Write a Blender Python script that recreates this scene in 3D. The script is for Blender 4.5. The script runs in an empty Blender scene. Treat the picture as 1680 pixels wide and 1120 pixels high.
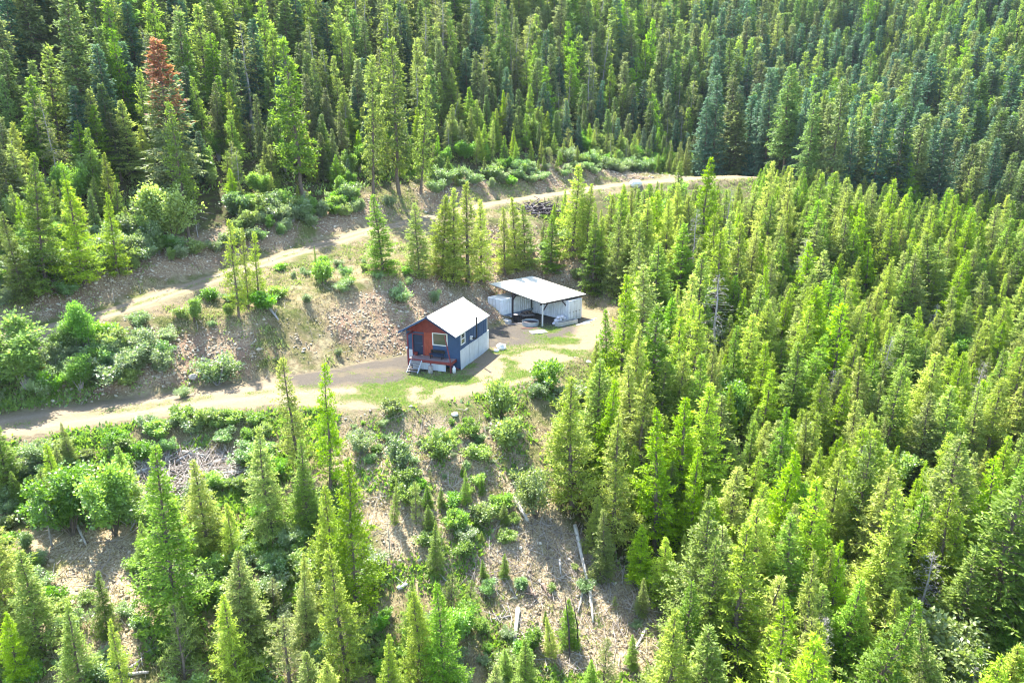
import bpy, math, random
import numpy as np
from mathutils import Vector, Matrix

SC = bpy.context.scene
COL = SC.collection
R = math.radians
rng = np.random.default_rng(7)
random.seed(7)

# ------------------------------------------------------------------ camera
F_PX, PITCH, CAM_H = 1150.0, R(16.5), 22.1
cam_d = bpy.data.cameras.new('camera'); cam = bpy.data.objects.new('camera', cam_d); COL.objects.link(cam)
cam.location = (0, 0, CAM_H); cam.rotation_euler = (R(90) - PITCH, 0, 0)
cam_d.sensor_width = 36; cam_d.lens = 36 * F_PX / 1680; cam_d.clip_start = 0.5; cam_d.clip_end = 4000
SC.camera = cam
# ------------------------------------------------------------------ light
SUN_EL, SUN_AZ = R(56.5), math.atan2(-0.46, 0.89)        # azimuth from +Y towards +X
world = bpy.data.worlds.new('World'); SC.world = world; world.use_nodes = True
wn = world.node_tree; wn.nodes.clear()
sky = wn.nodes.new('ShaderNodeTexSky'); sky.sky_type = 'NISHITA'; sky.sun_disc = False
sky.sun_elevation = SUN_EL; sky.sun_rotation = SUN_AZ; sky.air_density = 1.0; sky.dust_density = 0.8
bg = wn.nodes.new('ShaderNodeBackground'); bg.inputs['Strength'].default_value = 0.14
wo = wn.nodes.new('ShaderNodeOutputWorld')
wn.links.new(sky.outputs[0], bg.inputs['Color']); wn.links.new(bg.outputs[0], wo.inputs['Surface'])
sun_d = bpy.data.lights.new('sun', 'SUN'); sun_d.energy = 4.6; sun_d.angle = R(0.55); sun_d.color = (1.0, 0.95, 0.86)
sun = bpy.data.objects.new('sun', sun_d); COL.objects.link(sun)
sdir = Vector((math.sin(SUN_AZ) * math.cos(SUN_EL), math.cos(SUN_AZ) * math.cos(SUN_EL), math.sin(SUN_EL)))
sun.rotation_euler = (-sdir).to_track_quat('-Z', 'Y').to_euler(); sun.location = (-60, 150, 140)
SC.view_settings.view_transform = 'Standard'; SC.view_settings.look = 'None'
SC.view_settings.gamma = 1.0; SC.view_settings.use_curve_mapping = False
SC.view_settings.exposure = 2.38
SC.render.engine = 'CYCLES'
cy = SC.cycles
cy.max_bounces = 8; cy.diffuse_bounces = 5; cy.glossy_bounces = 2; cy.transmission_bounces = 4; cy.volume_bounces = 0
cy.transparent_max_bounces = 6; cy.use_denoising = True; cy.filter_width = 1.1; cy.caustics_reflective = False; cy.caustics_refractive = False
cy.sample_clamp_indirect = 6.0

# ------------------------------------------------------------------ helpers
def vnoise(x, y, s, seed):
    """value noise on a lattice of pitch s"""
    x = np.asarray(x, float) / s + 1000; y = np.asarray(y, float) / s + 1000
    xi = np.floor(x).astype(np.int64); yi = np.floor(y).astype(np.int64)
    fx = x - xi; fy = y - yi
    fx = fx * fx * (3 - 2 * fx); fy = fy * fy * (3 - 2 * fy)
    def h(a, b):
        n = (a * 374761393 + b * 668265263 + seed * 974634777) & 0x7fffffff
        n = ((n ^ (n >> 13)) * 1274126177) & 0x7fffffff
        return ((n ^ (n >> 16)) & 0xffff) / 65535.0
    a = h(xi, yi); b = h(xi + 1, yi); c = h(xi, yi + 1); d = h(xi + 1, yi + 1)
    return (a * (1 - fx) + b * fx) * (1 - fy) + (c * (1 - fx) + d * fx) * fy
def fbm(x, y, s, seed, n=4):
    r = 0; a = 1; t = 0
    for k in range(n):
        r = r + a * vnoise(x, y, s / 2 ** k, seed + k); t += a; a *= .5
    return r / t
def sstep(e0, e1, x):
    t = np.clip((np.asarray(x, float) - e0) / (e1 - e0), 0, 1); return t * t * (3 - 2 * t)
CT, ST = math.cos(PITCH), math.sin(PITCH)
def ray(px, py):
    u = (px - 840) / F_PX; v = (py - 560) / F_PX
    return np.array([u, CT - v * ST, -ST - v * CT])
def at_z(px, py, z):
    d = ray(px, py); return d * ((z - CAM_H) / d[2]) + np.array([0, 0, CAM_H])
def project(x, y, z):
    dz = z - CAM_H; Z = y * CT - dz * ST
    return 840 + F_PX * x / Z, 560 - F_PX * (y * ST + dz * CT) / Z, Z
def new_mesh(name, V, Fq, mat=None, smooth=False, attrs=None):
    """V (n,3); Fq (m,k) with one k for all, or a list of lists"""
    me = bpy.data.meshes.new(name); V = np.asarray(V, np.float32)
    if isinstance(Fq, np.ndarray):
        m, k = Fq.shape
        me.vertices.add(len(V)); me.vertices.foreach_set('co', V.ravel())
        me.loops.add(m * k); me.loops.foreach_set('vertex_index', Fq.astype(np.int32).ravel())
        me.polygons.add(m); me.polygons.foreach_set('loop_start', np.arange(0, m * k, k, dtype=np.int32))
        me.update(calc_edges=True)
    else:
        me.from_pydata([tuple(map(float, v)) for v in V], [], Fq)
    if attrs:
        for a, val in attrs.items():
            at = me.attributes.new(a, 'FLOAT', 'POINT'); at.data.foreach_set('value', np.asarray(val, np.float32))
    if smooth: me.polygons.foreach_set('use_smooth', np.ones(len(me.polygons), bool))
    if mat: me.materials.append(mat)
    return me
def put(name, me, parent=None, loc=None, rotz=None):
    o = bpy.data.objects.new(name, me); COL.objects.link(o)
    if parent: o.parent = parent
    if loc is not None: o.location = loc
    if rotz is not None: o.rotation_euler = (0, 0, rotz)
    return o
def tag(o, label=None, cat=None, group=None, kind=None):
    for k, v in (('label', label), ('category', cat), ('group', group), ('kind', kind)):
        if v: o[k] = v
    return o
class MB:
    def __init__(s): s.v = []; s.f = []
    def add(s, V, Fc):
        n = len(s.v); s.v += [tuple(map(float, p)) for p in V]; s.f += [[i + n for i in f] for f in Fc]; return s
    def box(s, x0, x1, y0, y1, z0, z1):
        return s.add([(x0, y0, z0), (x1, y0, z0), (x1, y1, z0), (x0, y1, z0), (x0, y0, z1), (x1, y0, z1), (x1, y1, z1), (x0, y1, z1)],
                     [(0, 3, 2, 1), (4, 5, 6, 7), (0, 1, 5, 4), (1, 2, 6, 5), (2, 3, 7, 6), (3, 0, 4, 7)])
    def bar(s, p, q, w, h=None):
        """a square bar from p to q"""
        h = h or w; p = Vector(p); q = Vector(q); d = (q - p).normalized()
        up = Vector((0, 0, 1)) if abs(d.z) < .9 else Vector((0, 1, 0))
        a = d.cross(up).normalized() * w / 2; b = a.normalized().cross(d) * h / 2
        V = [p - a - b, p + a - b, p + a + b, p - a + b, q - a - b, q + a - b, q + a + b, q - a + b]
        return s.add(V, [(0, 3, 2, 1), (4, 5, 6, 7), (0, 1, 5, 4), (1, 2, 6, 5), (2, 3, 7, 6), (3, 0, 4, 7)])
    def tube(s, pts, rad, n=8, cap=True):
        pts = [Vector(p) for p in pts]; rs = rad if hasattr(rad, '__len__') else [rad] * len(pts)
        V = []; ref = None
        for i, p in enumerate(pts):
            d = (pts[min(i + 1, len(pts) - 1)] - pts[max(i - 1, 0)]).normalized()
            if ref is None: ref = Vector((0, 0, 1)) if abs(d.z) < .9 else Vector((1, 0, 0))
            a = d.cross(ref).normalized(); b = d.cross(a); ref = ref if abs(d.dot(ref)) < .95 else a
            for k in range(n):
                t = 2 * math.pi * k / n; V.append(p + (a * math.cos(t) + b * math.sin(t)) * rs[i])
        Fc = [(i * n + k, i * n + (k + 1) % n, (i + 1) * n + (k + 1) % n, (i + 1) * n + k) for i in range(len(pts) - 1) for k in range(n)]
        if cap: Fc += [tuple(range(n - 1, -1, -1)), tuple((len(pts) - 1) * n + k for k in range(n))]
        return s.add(V, Fc)
    def build(s, name, mat, parent=None, smooth=False):
        me = new_mesh(name, s.v, s.f, mat); 
        if smooth: me.polygons.foreach_set('use_smooth', np.ones(len(me.polygons), bool))
        return put(name, me, parent)

# ------------------------------------------------------------------ materials
def nmat(name):
    m = bpy.data.materials.new(name); m.use_nodes = True; nt = m.node_tree; nt.nodes.clear()
    o = nt.nodes.new('ShaderNodeOutputMaterial'); return m, nt, o
def N(nt, t, **kw):
    n = nt.nodes.new(t)
    for k, v in kw.items():
        if k in n.inputs: n.inputs[k].default_value = v
        else: setattr(n, k, v)
    return n
def mixc(nt, fac, a, b, mode='MIX'):
    n = nt.nodes.new('ShaderNodeMix'); n.data_type = 'RGBA'; n.blend_type = mode
    for sock, v in ((n.inputs[0], fac), (n.inputs[6], a), (n.inputs[7], b)):
        if hasattr(v, 'links'): nt.links.new(v, sock)
        elif isinstance(v, (int, float)): sock.default_value = v
        else: sock.default_value = (*v, 1)
    return n.outputs[2]
def mth(nt, op, a, b=None, c=None):
    n = nt.nodes.new('ShaderNodeMath'); n.operation = op
    for i, v in enumerate((a, b, c)):
        if v is None: continue
        if hasattr(v, 'links'): nt.links.new(v, n.inputs[i])
        else: n.inputs[i].default_value = v
    return n.outputs[0]
def noise(nt, scale, detail=3, rough=.55, vec=None):
    n = N(nt, 'ShaderNodeTexNoise'); n.inputs['Scale'].default_value = scale; n.inputs['Detail'].default_value = detail; n.inputs['Roughness'].default_value = rough
    if vec is not None: nt.links.new(vec, n.inputs['Vector'])
    return n.outputs['Fac']
def ramp(nt, fac, e0, e1):
    n = nt.nodes.new('ShaderNodeMapRange'); n.interpolation_type = 'SMOOTHSTEP'
    nt.links.new(fac, n.inputs[0]); n.inputs[1].default_value = e0; n.inputs[2].default_value = e1; return n.outputs[0]
def surf(name, col, rough=.7, metal=0, var=.25, scale=3, col2=None, bump=.0, bscale=30, spec=.4):
    m, nt, o = nmat(name); tc = N(nt, 'ShaderNodeTexCoord'); p = N(nt, 'ShaderNodeBsdfPrincipled')
    f = noise(nt, scale, 4, .6, tc.outputs['Object'])
    c2 = col2 or tuple(c * (1 - var) for c in col)
    c = mixc(nt, ramp(nt, f, .35, .68), col, c2)
    nt.links.new(c, p.inputs['Base Color']); p.inputs['Roughness'].default_value = rough; p.inputs['Metallic'].default_value = metal
    p.inputs['Specular IOR Level'].default_value = spec
    if bump:
        b = N(nt, 'ShaderNodeBump', Strength=bump); b.inputs['Distance'].default_value = .02
        nt.links.new(noise(nt, bscale, 3, .6, tc.outputs['Object']), b.inputs['Height']); nt.links.new(b.outputs[0], p.inputs['Normal'])
    nt.links.new(p.outputs[0], o.inputs['Surface']); return m
def leafmat(name, dark, light, trans=.42, hue=.03, val=.35, gloss=.025, tip=None):
    """needles or leaves: old growth to new growth by the 'tone' attribute, each plant a little different"""
    m, nt, o = nmat(name); at = N(nt, 'ShaderNodeAttribute', attribute_name='tone'); oi = N(nt, 'ShaderNodeObjectInfo')
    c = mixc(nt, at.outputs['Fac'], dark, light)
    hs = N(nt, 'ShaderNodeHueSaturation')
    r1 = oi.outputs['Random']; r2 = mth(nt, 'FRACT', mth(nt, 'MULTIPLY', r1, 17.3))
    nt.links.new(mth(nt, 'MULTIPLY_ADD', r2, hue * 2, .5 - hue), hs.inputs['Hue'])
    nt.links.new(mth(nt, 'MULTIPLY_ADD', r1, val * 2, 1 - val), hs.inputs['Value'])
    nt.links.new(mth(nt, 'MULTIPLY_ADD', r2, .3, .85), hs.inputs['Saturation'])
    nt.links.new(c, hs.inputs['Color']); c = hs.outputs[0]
    d = N(nt, 'ShaderNodeBsdfDiffuse'); t = N(nt, 'ShaderNodeBsdfTranslucent'); g = N(nt, 'ShaderNodeBsdfGlossy', Roughness=.55)
    nt.links.new(c, d.inputs['Color'])
    nt.links.new(mixc(nt, .5, c, (.85, 1.0, .3), 'SOFT_LIGHT'), t.inputs['Color'])
    m1 = N(nt, 'ShaderNodeMixShader', Fac=trans); nt.links.new(d.outputs[0], m1.inputs[1]); nt.links.new(t.outputs[0], m1.inputs[2])
    m2 = N(nt, 'ShaderNodeMixShader', Fac=gloss); nt.links.new(m1.outputs[0], m2.inputs[1]); nt.links.new(g.outputs[0], m2.inputs[2])
    nt.links.new(m2.outputs[0], o.inputs['Surface']); return m
M = {}
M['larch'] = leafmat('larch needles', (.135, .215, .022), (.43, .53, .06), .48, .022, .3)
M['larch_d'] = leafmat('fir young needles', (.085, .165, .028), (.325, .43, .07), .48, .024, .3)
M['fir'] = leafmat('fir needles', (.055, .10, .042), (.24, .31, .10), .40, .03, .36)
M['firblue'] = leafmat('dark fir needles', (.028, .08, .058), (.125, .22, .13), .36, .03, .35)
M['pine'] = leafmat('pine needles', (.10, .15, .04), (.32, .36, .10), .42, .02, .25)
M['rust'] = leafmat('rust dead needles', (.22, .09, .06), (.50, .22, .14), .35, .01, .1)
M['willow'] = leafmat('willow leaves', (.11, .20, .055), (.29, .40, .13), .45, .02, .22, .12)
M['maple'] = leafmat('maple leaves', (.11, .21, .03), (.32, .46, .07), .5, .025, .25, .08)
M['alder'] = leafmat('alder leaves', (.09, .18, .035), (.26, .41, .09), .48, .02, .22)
M['drygrass'] = leafmat('dry grass blades', (.32, .27, .14), (.52, .45, .27), .3, .02, .2, .02)
M['weeds'] = leafmat('green weeds', (.11, .19, .04), (.25, .34, .08), .4, .03, .3, .04)
M['bark'] = surf('bark', (.15, .115, .09), .9, var=.4, scale=4)
M['bark_grey'] = surf('dead grey wood', (.36, .33, .31), .9, var=.35, scale=5)
M['pale_log'] = surf('weathered pale log', (.45, .41, .35), .85, var=.35, scale=3)
M['log_brown'] = surf('brown log', (.27, .19, .14), .9, var=.4, scale=3)
M['white_roof'] = surf('pale metal roof', (.58, .55, .48), .75, var=.14, scale=.9, spec=.12)
M['blue'] = surf('blue painted siding', (.03, .068, .145), .65, var=.15, scale=2)
M['navy'] = surf('dark blue paint', (.012, .028, .065), .7, var=.15)
M['red'] = surf('red stained boards', (.20, .032, .028), .65, var=.3, scale=3)
M['redpost'] = surf('dark red paint', (.17, .03, .04), .6, var=.2)
M['orange'] = surf('orange red boards', (.29, .055, .03), .6, var=.2, scale=3)
M['skirt'] = surf('galvanised panels', (.50, .54, .59), .45, .15, var=.12, scale=1.5)
M['white'] = surf('white paint', (.62, .62, .60), .5, var=.06)
M['cwhite'] = surf('container paint', (.80, .81, .82), .5, var=.16, scale=1.2)
M['cstripe'] = surf('grey blue paint', (.25, .30, .38), .6, var=.1)
M['deck'] = surf('deck boards', (.26,.19,.18), .75, var=.25, scale=4)
M['tread'] = surf('stair treads', (.22, .20, .20), .8, var=.2, scale=4)
M['black'] = surf('black metal', (.018, .018, .022), .4, .2, var=.1)
M['darkwood'] = surf('dark timber', (.06, .045, .05), .75, var=.25)
M['conc'] = surf('concrete', (.50, .48, .45), .9, var=.2, bump=.2)
M['tank'] = surf('galvanised tank', (.42, .47, .50), .5, .3, var=.2)
M['rock'] = surf('pale stone', (.42, .37, .32), .9, var=.35, scale=2, bump=.4, bscale=8)
M['rockw'] = surf('white stone', (.72, .69, .64), .9, var=.2, scale=2, bump=.4, bscale=8)
M['bag'] = surf('white sacks', (.72, .68, .70), .8, var=.2)
m, nt, o = nmat('window glass'); g = N(nt, 'ShaderNodeBsdfPrincipled'); g.inputs['Base Color'].default_value = (.05, .06, .055, 1)
g.inputs['Roughness'].default_value = .04; g.inputs['Specular IOR Level'].default_value = 1.0; nt.links.new(g.outputs[0], o.inputs[0]); M['glass'] = m
# stones of many tones
m, nt, o = nmat('scree stones'); at = N(nt, 'ShaderNodeAttribute', attribute_name='tone'); p = N(nt, 'ShaderNodeBsdfPrincipled', Roughness=.9)
cr = nt.nodes.new('ShaderNodeValToRGB'); cr.color_ramp.elements[0].color = (.14, .10, .065, 1); cr.color_ramp.elements[1].color = (.56, .50, .38, 1)
e = cr.color_ramp.elements.new(.35); e.color = (.27, .205, .135, 1); e = cr.color_ramp.elements.new(.7); e.color = (.38, .33, .235, 1)
nt.links.new(at.outputs['Fac'], cr.inputs[0]); nt.links.new(cr.outputs[0], p.inputs['Base Color']); nt.links.new(p.outputs[0], o.inputs[0]); M['scree'] = m
m, nt, o = nmat('slash sticks'); at = N(nt, 'ShaderNodeAttribute', attribute_name='tone'); p = N(nt, 'ShaderNodeBsdfPrincipled', Roughness=.9)
cr = nt.nodes.new('ShaderNodeValToRGB'); cr.color_ramp.elements[0].color = (.12, .085, .06, 1); cr.color_ramp.elements[1].color = (.46, .41, .35, 1)
nt.links.new(at.outputs['Fac'], cr.inputs[0]); nt.links.new(cr.outputs[0], p.inputs['Base Color']); nt.links.new(p.outputs[0], o.inputs[0]); M['sticks'] = m

# ------------------------------------------------------------------ terrain
UPROAD = [(-70, 40, 3.4, 5), (-45.3, 59.4, 4.5, 5), (-39.2, 65.3, 5.5, 5), (-32.1, 77.4, 7, 4.8), (-19.6, 94.4, 9.5, 4.8), (-3.8, 111.5, 11.5, 5),
          (17.7, 130.2, 13, 5.5), (34, 138, 13.9, 9), (47, 142, 14, 8), (62, 152, 12.5, 4)]
LOROAD = [(-75, 33, -.6, 6), (-52, 44.5, -.2, 5.4), (-39.3, 51.5, 0, 5.6), (-28.2, 56.6, 0, 5.8), (-20, 59.5, 0, 8), (-12, 61, 0, 13.5), (-4, 66, 0, 14), (2.5, 75, 0, 14), (5, 80, 0, 12.5), (6.2, 85.5, 0, 11.5)]
def polydist(x, y, pl):
    """distance beyond the half width, height of the nearest road point and signed distance to the centre line (+ left of it)"""
    best = np.full(np.shape(x), 1e9); zz = np.zeros(np.shape(x)); dc = np.zeros(np.shape(x))
    for (x0, y0, z0, w0), (x1, y1, z1, w1) in zip(pl[:-1], pl[1:]):
        dx, dy = x1 - x0, y1 - y0; L2 = dx * dx + dy * dy
        t = np.clip(((x - x0) * dx + (y - y0) * dy) / L2, 0, 1)
        d0 = np.hypot(x - x0 - t * dx, y - y0 - t * dy); d = d0 - (w0 + (w1 - w0) * t) / 2
        k = d < best
        sg = np.sign((y - y0) * dx - (x - x0) * dy)
        best = np.where(k, d, best); zz = np.where(k, z0 + (z1 - z0) * t, zz); dc = np.where(k, d0 * sg, dc)
    return best, zz, dc
NAT = [(-60, 45, 2.5), (-45, 55, 2.5), (-42, 49, -1.0), (-28, 52, -1.6), (-26, 62, 3.0), (-15, 56, -1.2), (-17, 68, 4.0), (-8, 75, 5.0), (0, 83, 3.5), (3, 95, 7.5), (10, 93, 4), (13, 84, 0.0), (10, 76, -1.5),
       (0, 57, -2.6), (-5, 52, -3.4), (8, 62, -4.2), (17, 62, -5.6), (28, 75, -5.6), (52, 86, -6.5), (30, 95, 1), (22, 110, 7.5), (56, 113, 5.0), (45, 128, 11), (75, 120, 2.0), (70, 90, -8),
       (95, 110, -6), (35, 45, -12.4), (15, 42, -10.0), (0, 40, -8.6), (-15, 36, -7.5), (-30, 36, -5.5), (-50, 34, -4.5), (0, 20, -15), (-40, 15, -12), (40, 20, -18), (60, 55, -14), (90, 70, -14),
       (-45.3, 59.4, 4.5), (-39.2, 65.3, 5.7), (-32.1, 77.4, 7.2), (-19.6, 94.4, 9.7), (-3.8, 111.5, 11.7), (17.7, 130.2, 13.2), (45.4, 141, 13.8),
       (-60, 75, 13), (-50, 90, 17), (-35, 105, 18), (-20, 125, 20), (0, 140, 22), (20, 155, 17), (50, 165, 8), (80, 160, 6), (110, 150, 4), (-90, 120, 30), (-50, 160, 40), (0, 190, 44), (50, 200, 26), (90, 200, 18), (140, 190, 22),
       (0, 260, 78), (60, 260, 58), (120, 260, 52), (180, 260, 60), (-100, 230, 75), (-200, 180, 70), (0, 400, 140), (200, 400, 125), (-200, 400, 150), (350, 300, 110), (300, 100, 20), (-200, 40, 10), (0, -150, -60), (200, -100, -60), (-250, -100, -40), (500, 700, 230), (-500, 700, 240), (0, 800, 250)]
P_ = np.array(NAT, float); S_ = 100.0
def _k(r2): return .5 * r2 * np.log(r2 + 1e-9)
def _tps():
    n = len(P_); X = P_[:, :2] / S_; r2 = ((X[:, None] - X[None]) ** 2).sum(-1)
    A = np.zeros((n + 3, n + 3)); A[:n, :n] = _k(r2) + np.eye(n) * 0.0008; A[:n, n] = 1; A[:n, n + 1:] = X; A[n, :n] = 1; A[n + 1:, :n] = X.T
    return np.linalg.solve(A, np.r_[P_[:, 2], 0, 0, 0]), X
W_, X_ = _tps()
def natural(x, y):
    x = np.asarray(x, float) / S_; y = np.asarray(y, float) / S_
    r = W_[-3] + W_[-2] * x + W_[-1] * y
    for w, (a, b) in zip(W_[:-3], X_): r = r + w * _k((x - a) ** 2 + (y - b) ** 2)
    return r
def axis(f0, f1, st, lo, hi):
    a = np.arange(f0, f1 + st / 2, st); L = []; s = st; v = f0
    while v > lo: s *= 1.25; v -= s; L.append(v)
    Rr = []; s = st; v = f1
    while v < hi: s *= 1.25; v += s; Rr.append(v)
    return np.array(L[::-1] + list(a) + Rr)
GX = axis(-64, 84, .42, -1200, 1200); GY = axis(28, 150, .42, -900, 1500)
gx, gy = np.meshgrid(GX, GY)
gz = natural(gx, gy)
gz += (fbm(gx, gy, 14, 3) - .5) * 1.6
dU, zU, cU = polydist(gx, gy, UPROAD); dL, zL, cL = polydist(gx, gy, LOROAD)
dUj = np.maximum(0, dU + (vnoise(gx, gy, 3, 5) - .5) * .8); dLj = np.maximum(0, dL + (fbm(gx, gy, 4, 6) - .5) * 1.6)
gz = np.clip(gz, zU - .62 * dUj, zU + .68 * dUj)
h0 = gz.copy()
gz = np.clip(gz, zL - .50 * dLj, zL + .68 * dLj)
cutb = sstep(.15, 1.2, h0 - gz) * sstep(0, .8, dL)
cutu = sstep(0, .6, dU) * (1 - sstep(3.5, 7, dU)) * (cU > 0)
onroad = 1 - sstep(-.5, .7, dLj + (dL < 0) * dL); onup = 1 - sstep(-1.3, -.5, dU + (fbm(gx, gy, 3, 67) - .5) * .9)
rough_a = np.maximum(cutb, cutu * .8)
off = np.minimum(sstep(0, 2, dL), sstep(0, 1.5, dU))
gz += (fbm(gx, gy, 2.2, 11) - .5) * .55 * off + (vnoise(gx, gy, .8, 12) - .5) * .28 * rough_a + (vnoise(gx, gy, 6, 13) - .5) * .12
def gsample(A, x, y):
    x = np.asarray(x, float); y = np.asarray(y, float)
    i = np.clip(np.searchsorted(GX, x) - 1, 0, len(GX) - 2); j = np.clip(np.searchsorted(GY, y) - 1, 0, len(GY) - 2)
    fx = np.clip((x - GX[i]) / (GX[i + 1] - GX[i]), 0, 1); fy = np.clip((y - GY[j]) / (GY[j + 1] - GY[j]), 0, 1)
    return (A[j, i] * (1 - fx) + A[j, i + 1] * fx) * (1 - fy) + (A[j + 1, i] * (1 - fx) + A[j + 1, i + 1] * fx) * fy
def H(x, y): return gsample(gz, x, y)
def ground(px, py):
    """where the sight line through a photo point meets the ground"""
    d = ray(px, py); t = np.linspace(20, 500, 4000); X = d[0] * t; Y = d[1] * t; Z = CAM_H + d[2] * t
    k = np.argmax(Z < H(X, Y)); return np.array([X[k], Y[k], float(H(X[k], Y[k]))])
ppx, ppy, _ = project(gx, gy, gz)
ppx = np.where(gy > 5, ppx, -9999)
def inpoly(px, py, poly):
    r = np.zeros(np.shape(px), bool); n = len(poly)
    for i in range(n):
        x0, y0 = poly[i]; x1, y1 = poly[(i + 1) % n]
        if y0 == y1: continue
        c = ((y0 > py) != (y1 > py)) & (px < (x1 - x0) * (py - y0) / (y1 - y0) + x0); r ^= c
    return r
def soft(poly, x, y, z, r=0):
    px, py, _ = project(x, y, z); j = (fbm(x, y, 5, 40) - .5) * 60
    return inpoly(px + j, py + j * .5, poly)
DEBRIS = [(560, 690), (700, 670), (860, 700), (880, 800), (960, 860), (1060, 900), (1110, 980), (1090, 1100), (900, 1110), (800, 960), (650, 960), (600, 860), (560, 780)]
DRYC = [(40, 880), (230, 860), (240, 1120), (90, 1120), (60, 1000)]
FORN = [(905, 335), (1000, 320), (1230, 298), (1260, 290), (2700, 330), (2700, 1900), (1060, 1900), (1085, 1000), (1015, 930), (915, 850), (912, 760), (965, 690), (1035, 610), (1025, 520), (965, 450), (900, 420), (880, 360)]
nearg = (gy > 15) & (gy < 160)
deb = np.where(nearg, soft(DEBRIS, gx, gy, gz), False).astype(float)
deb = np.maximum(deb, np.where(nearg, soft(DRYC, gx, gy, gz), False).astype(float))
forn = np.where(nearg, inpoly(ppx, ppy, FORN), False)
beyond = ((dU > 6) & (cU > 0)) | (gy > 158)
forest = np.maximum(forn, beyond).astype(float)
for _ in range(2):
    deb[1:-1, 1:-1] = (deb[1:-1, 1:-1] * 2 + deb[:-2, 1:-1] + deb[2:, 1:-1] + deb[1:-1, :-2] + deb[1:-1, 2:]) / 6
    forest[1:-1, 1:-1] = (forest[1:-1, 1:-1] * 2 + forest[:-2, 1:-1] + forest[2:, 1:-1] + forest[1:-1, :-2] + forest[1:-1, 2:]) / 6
# dark gravel turning area by the cabin, two-track wear, pale verge
gjit = (fbm(gx, gy, 4, 51) - .5) * 2.4
gdist, _, _ = polydist(gx, gy, [(-19, 61.5, 0, 4), (-12, 64.5, 0, 7), (-6, 72.5, 0, 4), (-1, 76.5, 0, 8), (2.5, 79, 0, 9), (4, 84, 0, 8)])
gravel = (1 - sstep(-.3, 1.0, gdist + gjit)) * onroad
track = np.exp(-((np.abs(cL) - 1.3) / .55) ** 2) * (gx < -10) + np.exp(-((np.abs(cU + .2) - .95) / .5) ** 2) * (dU < 2)
gcx, gcy = gx, gy
ii = (np.arange(len(GY) - 1)[:, None] * len(GX) + np.arange(len(GX) - 1)[None]).ravel()
Fg = np.stack([ii, ii + 1, ii + 1 + len(GX), ii + len(GX)], 1)
# ground material
m, nt, o = nmat('hillside soil and grass'); p = N(nt, 'ShaderNodeBsdfPrincipled', Roughness=.95); p.inputs['Specular IOR Level'].default_value = .15
geo = N(nt, 'ShaderNodeNewGeometry'); pos = geo.outputs['Position']
def A(n): return N(nt, 'ShaderNodeAttribute', attribute_name=n).outputs['Fac']
n1 = noise(nt, .35, 6, .6, pos); n2 = noise(nt, 1.6, 6, .65, pos); n3 = noise(nt, 7, 4, .7, pos); n4 = noise(nt, .12, 4, .6, pos)
c = mixc(nt, ramp(nt, n2, .38, .62), (0.158, 0.120, 0.066), (0.259, 0.218, 0.120))
c = mixc(nt, ramp(nt, n1, .44, .60), c, mixc(nt, ramp(nt, n3, .35, .65), (0.061, 0.077, 0.018), (0.126, 0.132, 0.035)))
c = mixc(nt, mth(nt, 'MULTIPLY', ramp(nt, n3, .5, .72), .55), c, (0.061, 0.041, 0.024))
deb_c = mixc(nt, ramp(nt, n3, .4, .62), (0.382, 0.319, 0.208), (0.182, 0.125, 0.072)); deb_c = mixc(nt, ramp(nt, n1, .56, .68), deb_c, (0.228, 0.215, 0.076))
c = mixc(nt, mth(nt, 'MULTIPLY', A('debris'), .85), c, deb_c)
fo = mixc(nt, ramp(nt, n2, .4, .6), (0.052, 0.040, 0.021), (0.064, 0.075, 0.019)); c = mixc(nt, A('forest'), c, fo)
sc = mixc(nt, ramp(nt, n3, .36, .64), (0.345, 0.272, 0.170), (0.169, 0.101, 0.061)); sc = mixc(nt, ramp(nt, n1, .46, .58), sc, (.20, .13, .085))
c = mixc(nt, A('scree'), c, sc)
rd = mixc(nt, ramp(nt, n3, .3, .7), (0.212, 0.166, 0.108), (0.162, 0.126, 0.080)); rd = mixc(nt, mth(nt, 'MULTIPLY', ramp(nt, n2, .50, .66), .6), rd, (0.149, 0.131, 0.056))
rd = mixc(nt, A('track'), rd, mixc(nt, ramp(nt, n3, .3, .7), (0.233, 0.190, 0.130), (0.191, 0.150, 0.102)))
gv = mixc(nt, ramp(nt, n3, .3, .7), (0.089, 0.076, 0.060), (0.063, 0.054, 0.044)); gv = mixc(nt, ramp(nt, n1, .5, .62), gv, (0.105, 0.086, 0.058))
rd = mixc(nt, A('gravel'), rd, gv); c = mixc(nt, A('road'), c, rd)
gr = mixc(nt, ramp(nt, n3, .3, .7), (0.062, 0.078, 0.012), (0.120, 0.118, 0.031)); c = mixc(nt, A('lawn_shade'), c, gr)
nt.links.new(c, p.inputs['Base Color'])
b = N(nt, 'ShaderNodeBump', Strength=.7); b.inputs['Distance'].default_value = .12; nt.links.new(mth(nt, 'ADD', n3, mth(nt, 'MULTIPLY', n2, 2)), b.inputs['Height']); nt.links.new(b.outputs[0], p.inputs['Normal'])
nt.links.new(p.outputs[0], o.inputs[0]); M['ground'] = m
lawn_shade = np.exp(-(((gx + 8) / 6) ** 2 + ((gy - 58.5) / 3.2) ** 2)) * 1.2 + np.exp(-(((gx - 3) / 5) ** 2 + ((gy - 69) / 3) ** 2)) + np.exp(-(((gx - 0) / 3) ** 2 + ((gy - 65) / 3) ** 2))
lawn_shade = lawn_shade + 1.6 * np.exp(-(((gx + 4.2) / 4.2) ** 2 + ((gy - 61.2) / 1.9) ** 2)) + 1.8 * np.exp(-(((gx + 1.6) / 1.6) ** 2 + ((gy - 66.0) / 3.2) ** 2)) + 1.8 * np.exp(-(((gx - 6.2) / 2.4) ** 2 + ((gy - 77) / 3.0) ** 2))  # extra dark grass where cabin and shed shadows fall, deepening them by colour
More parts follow.
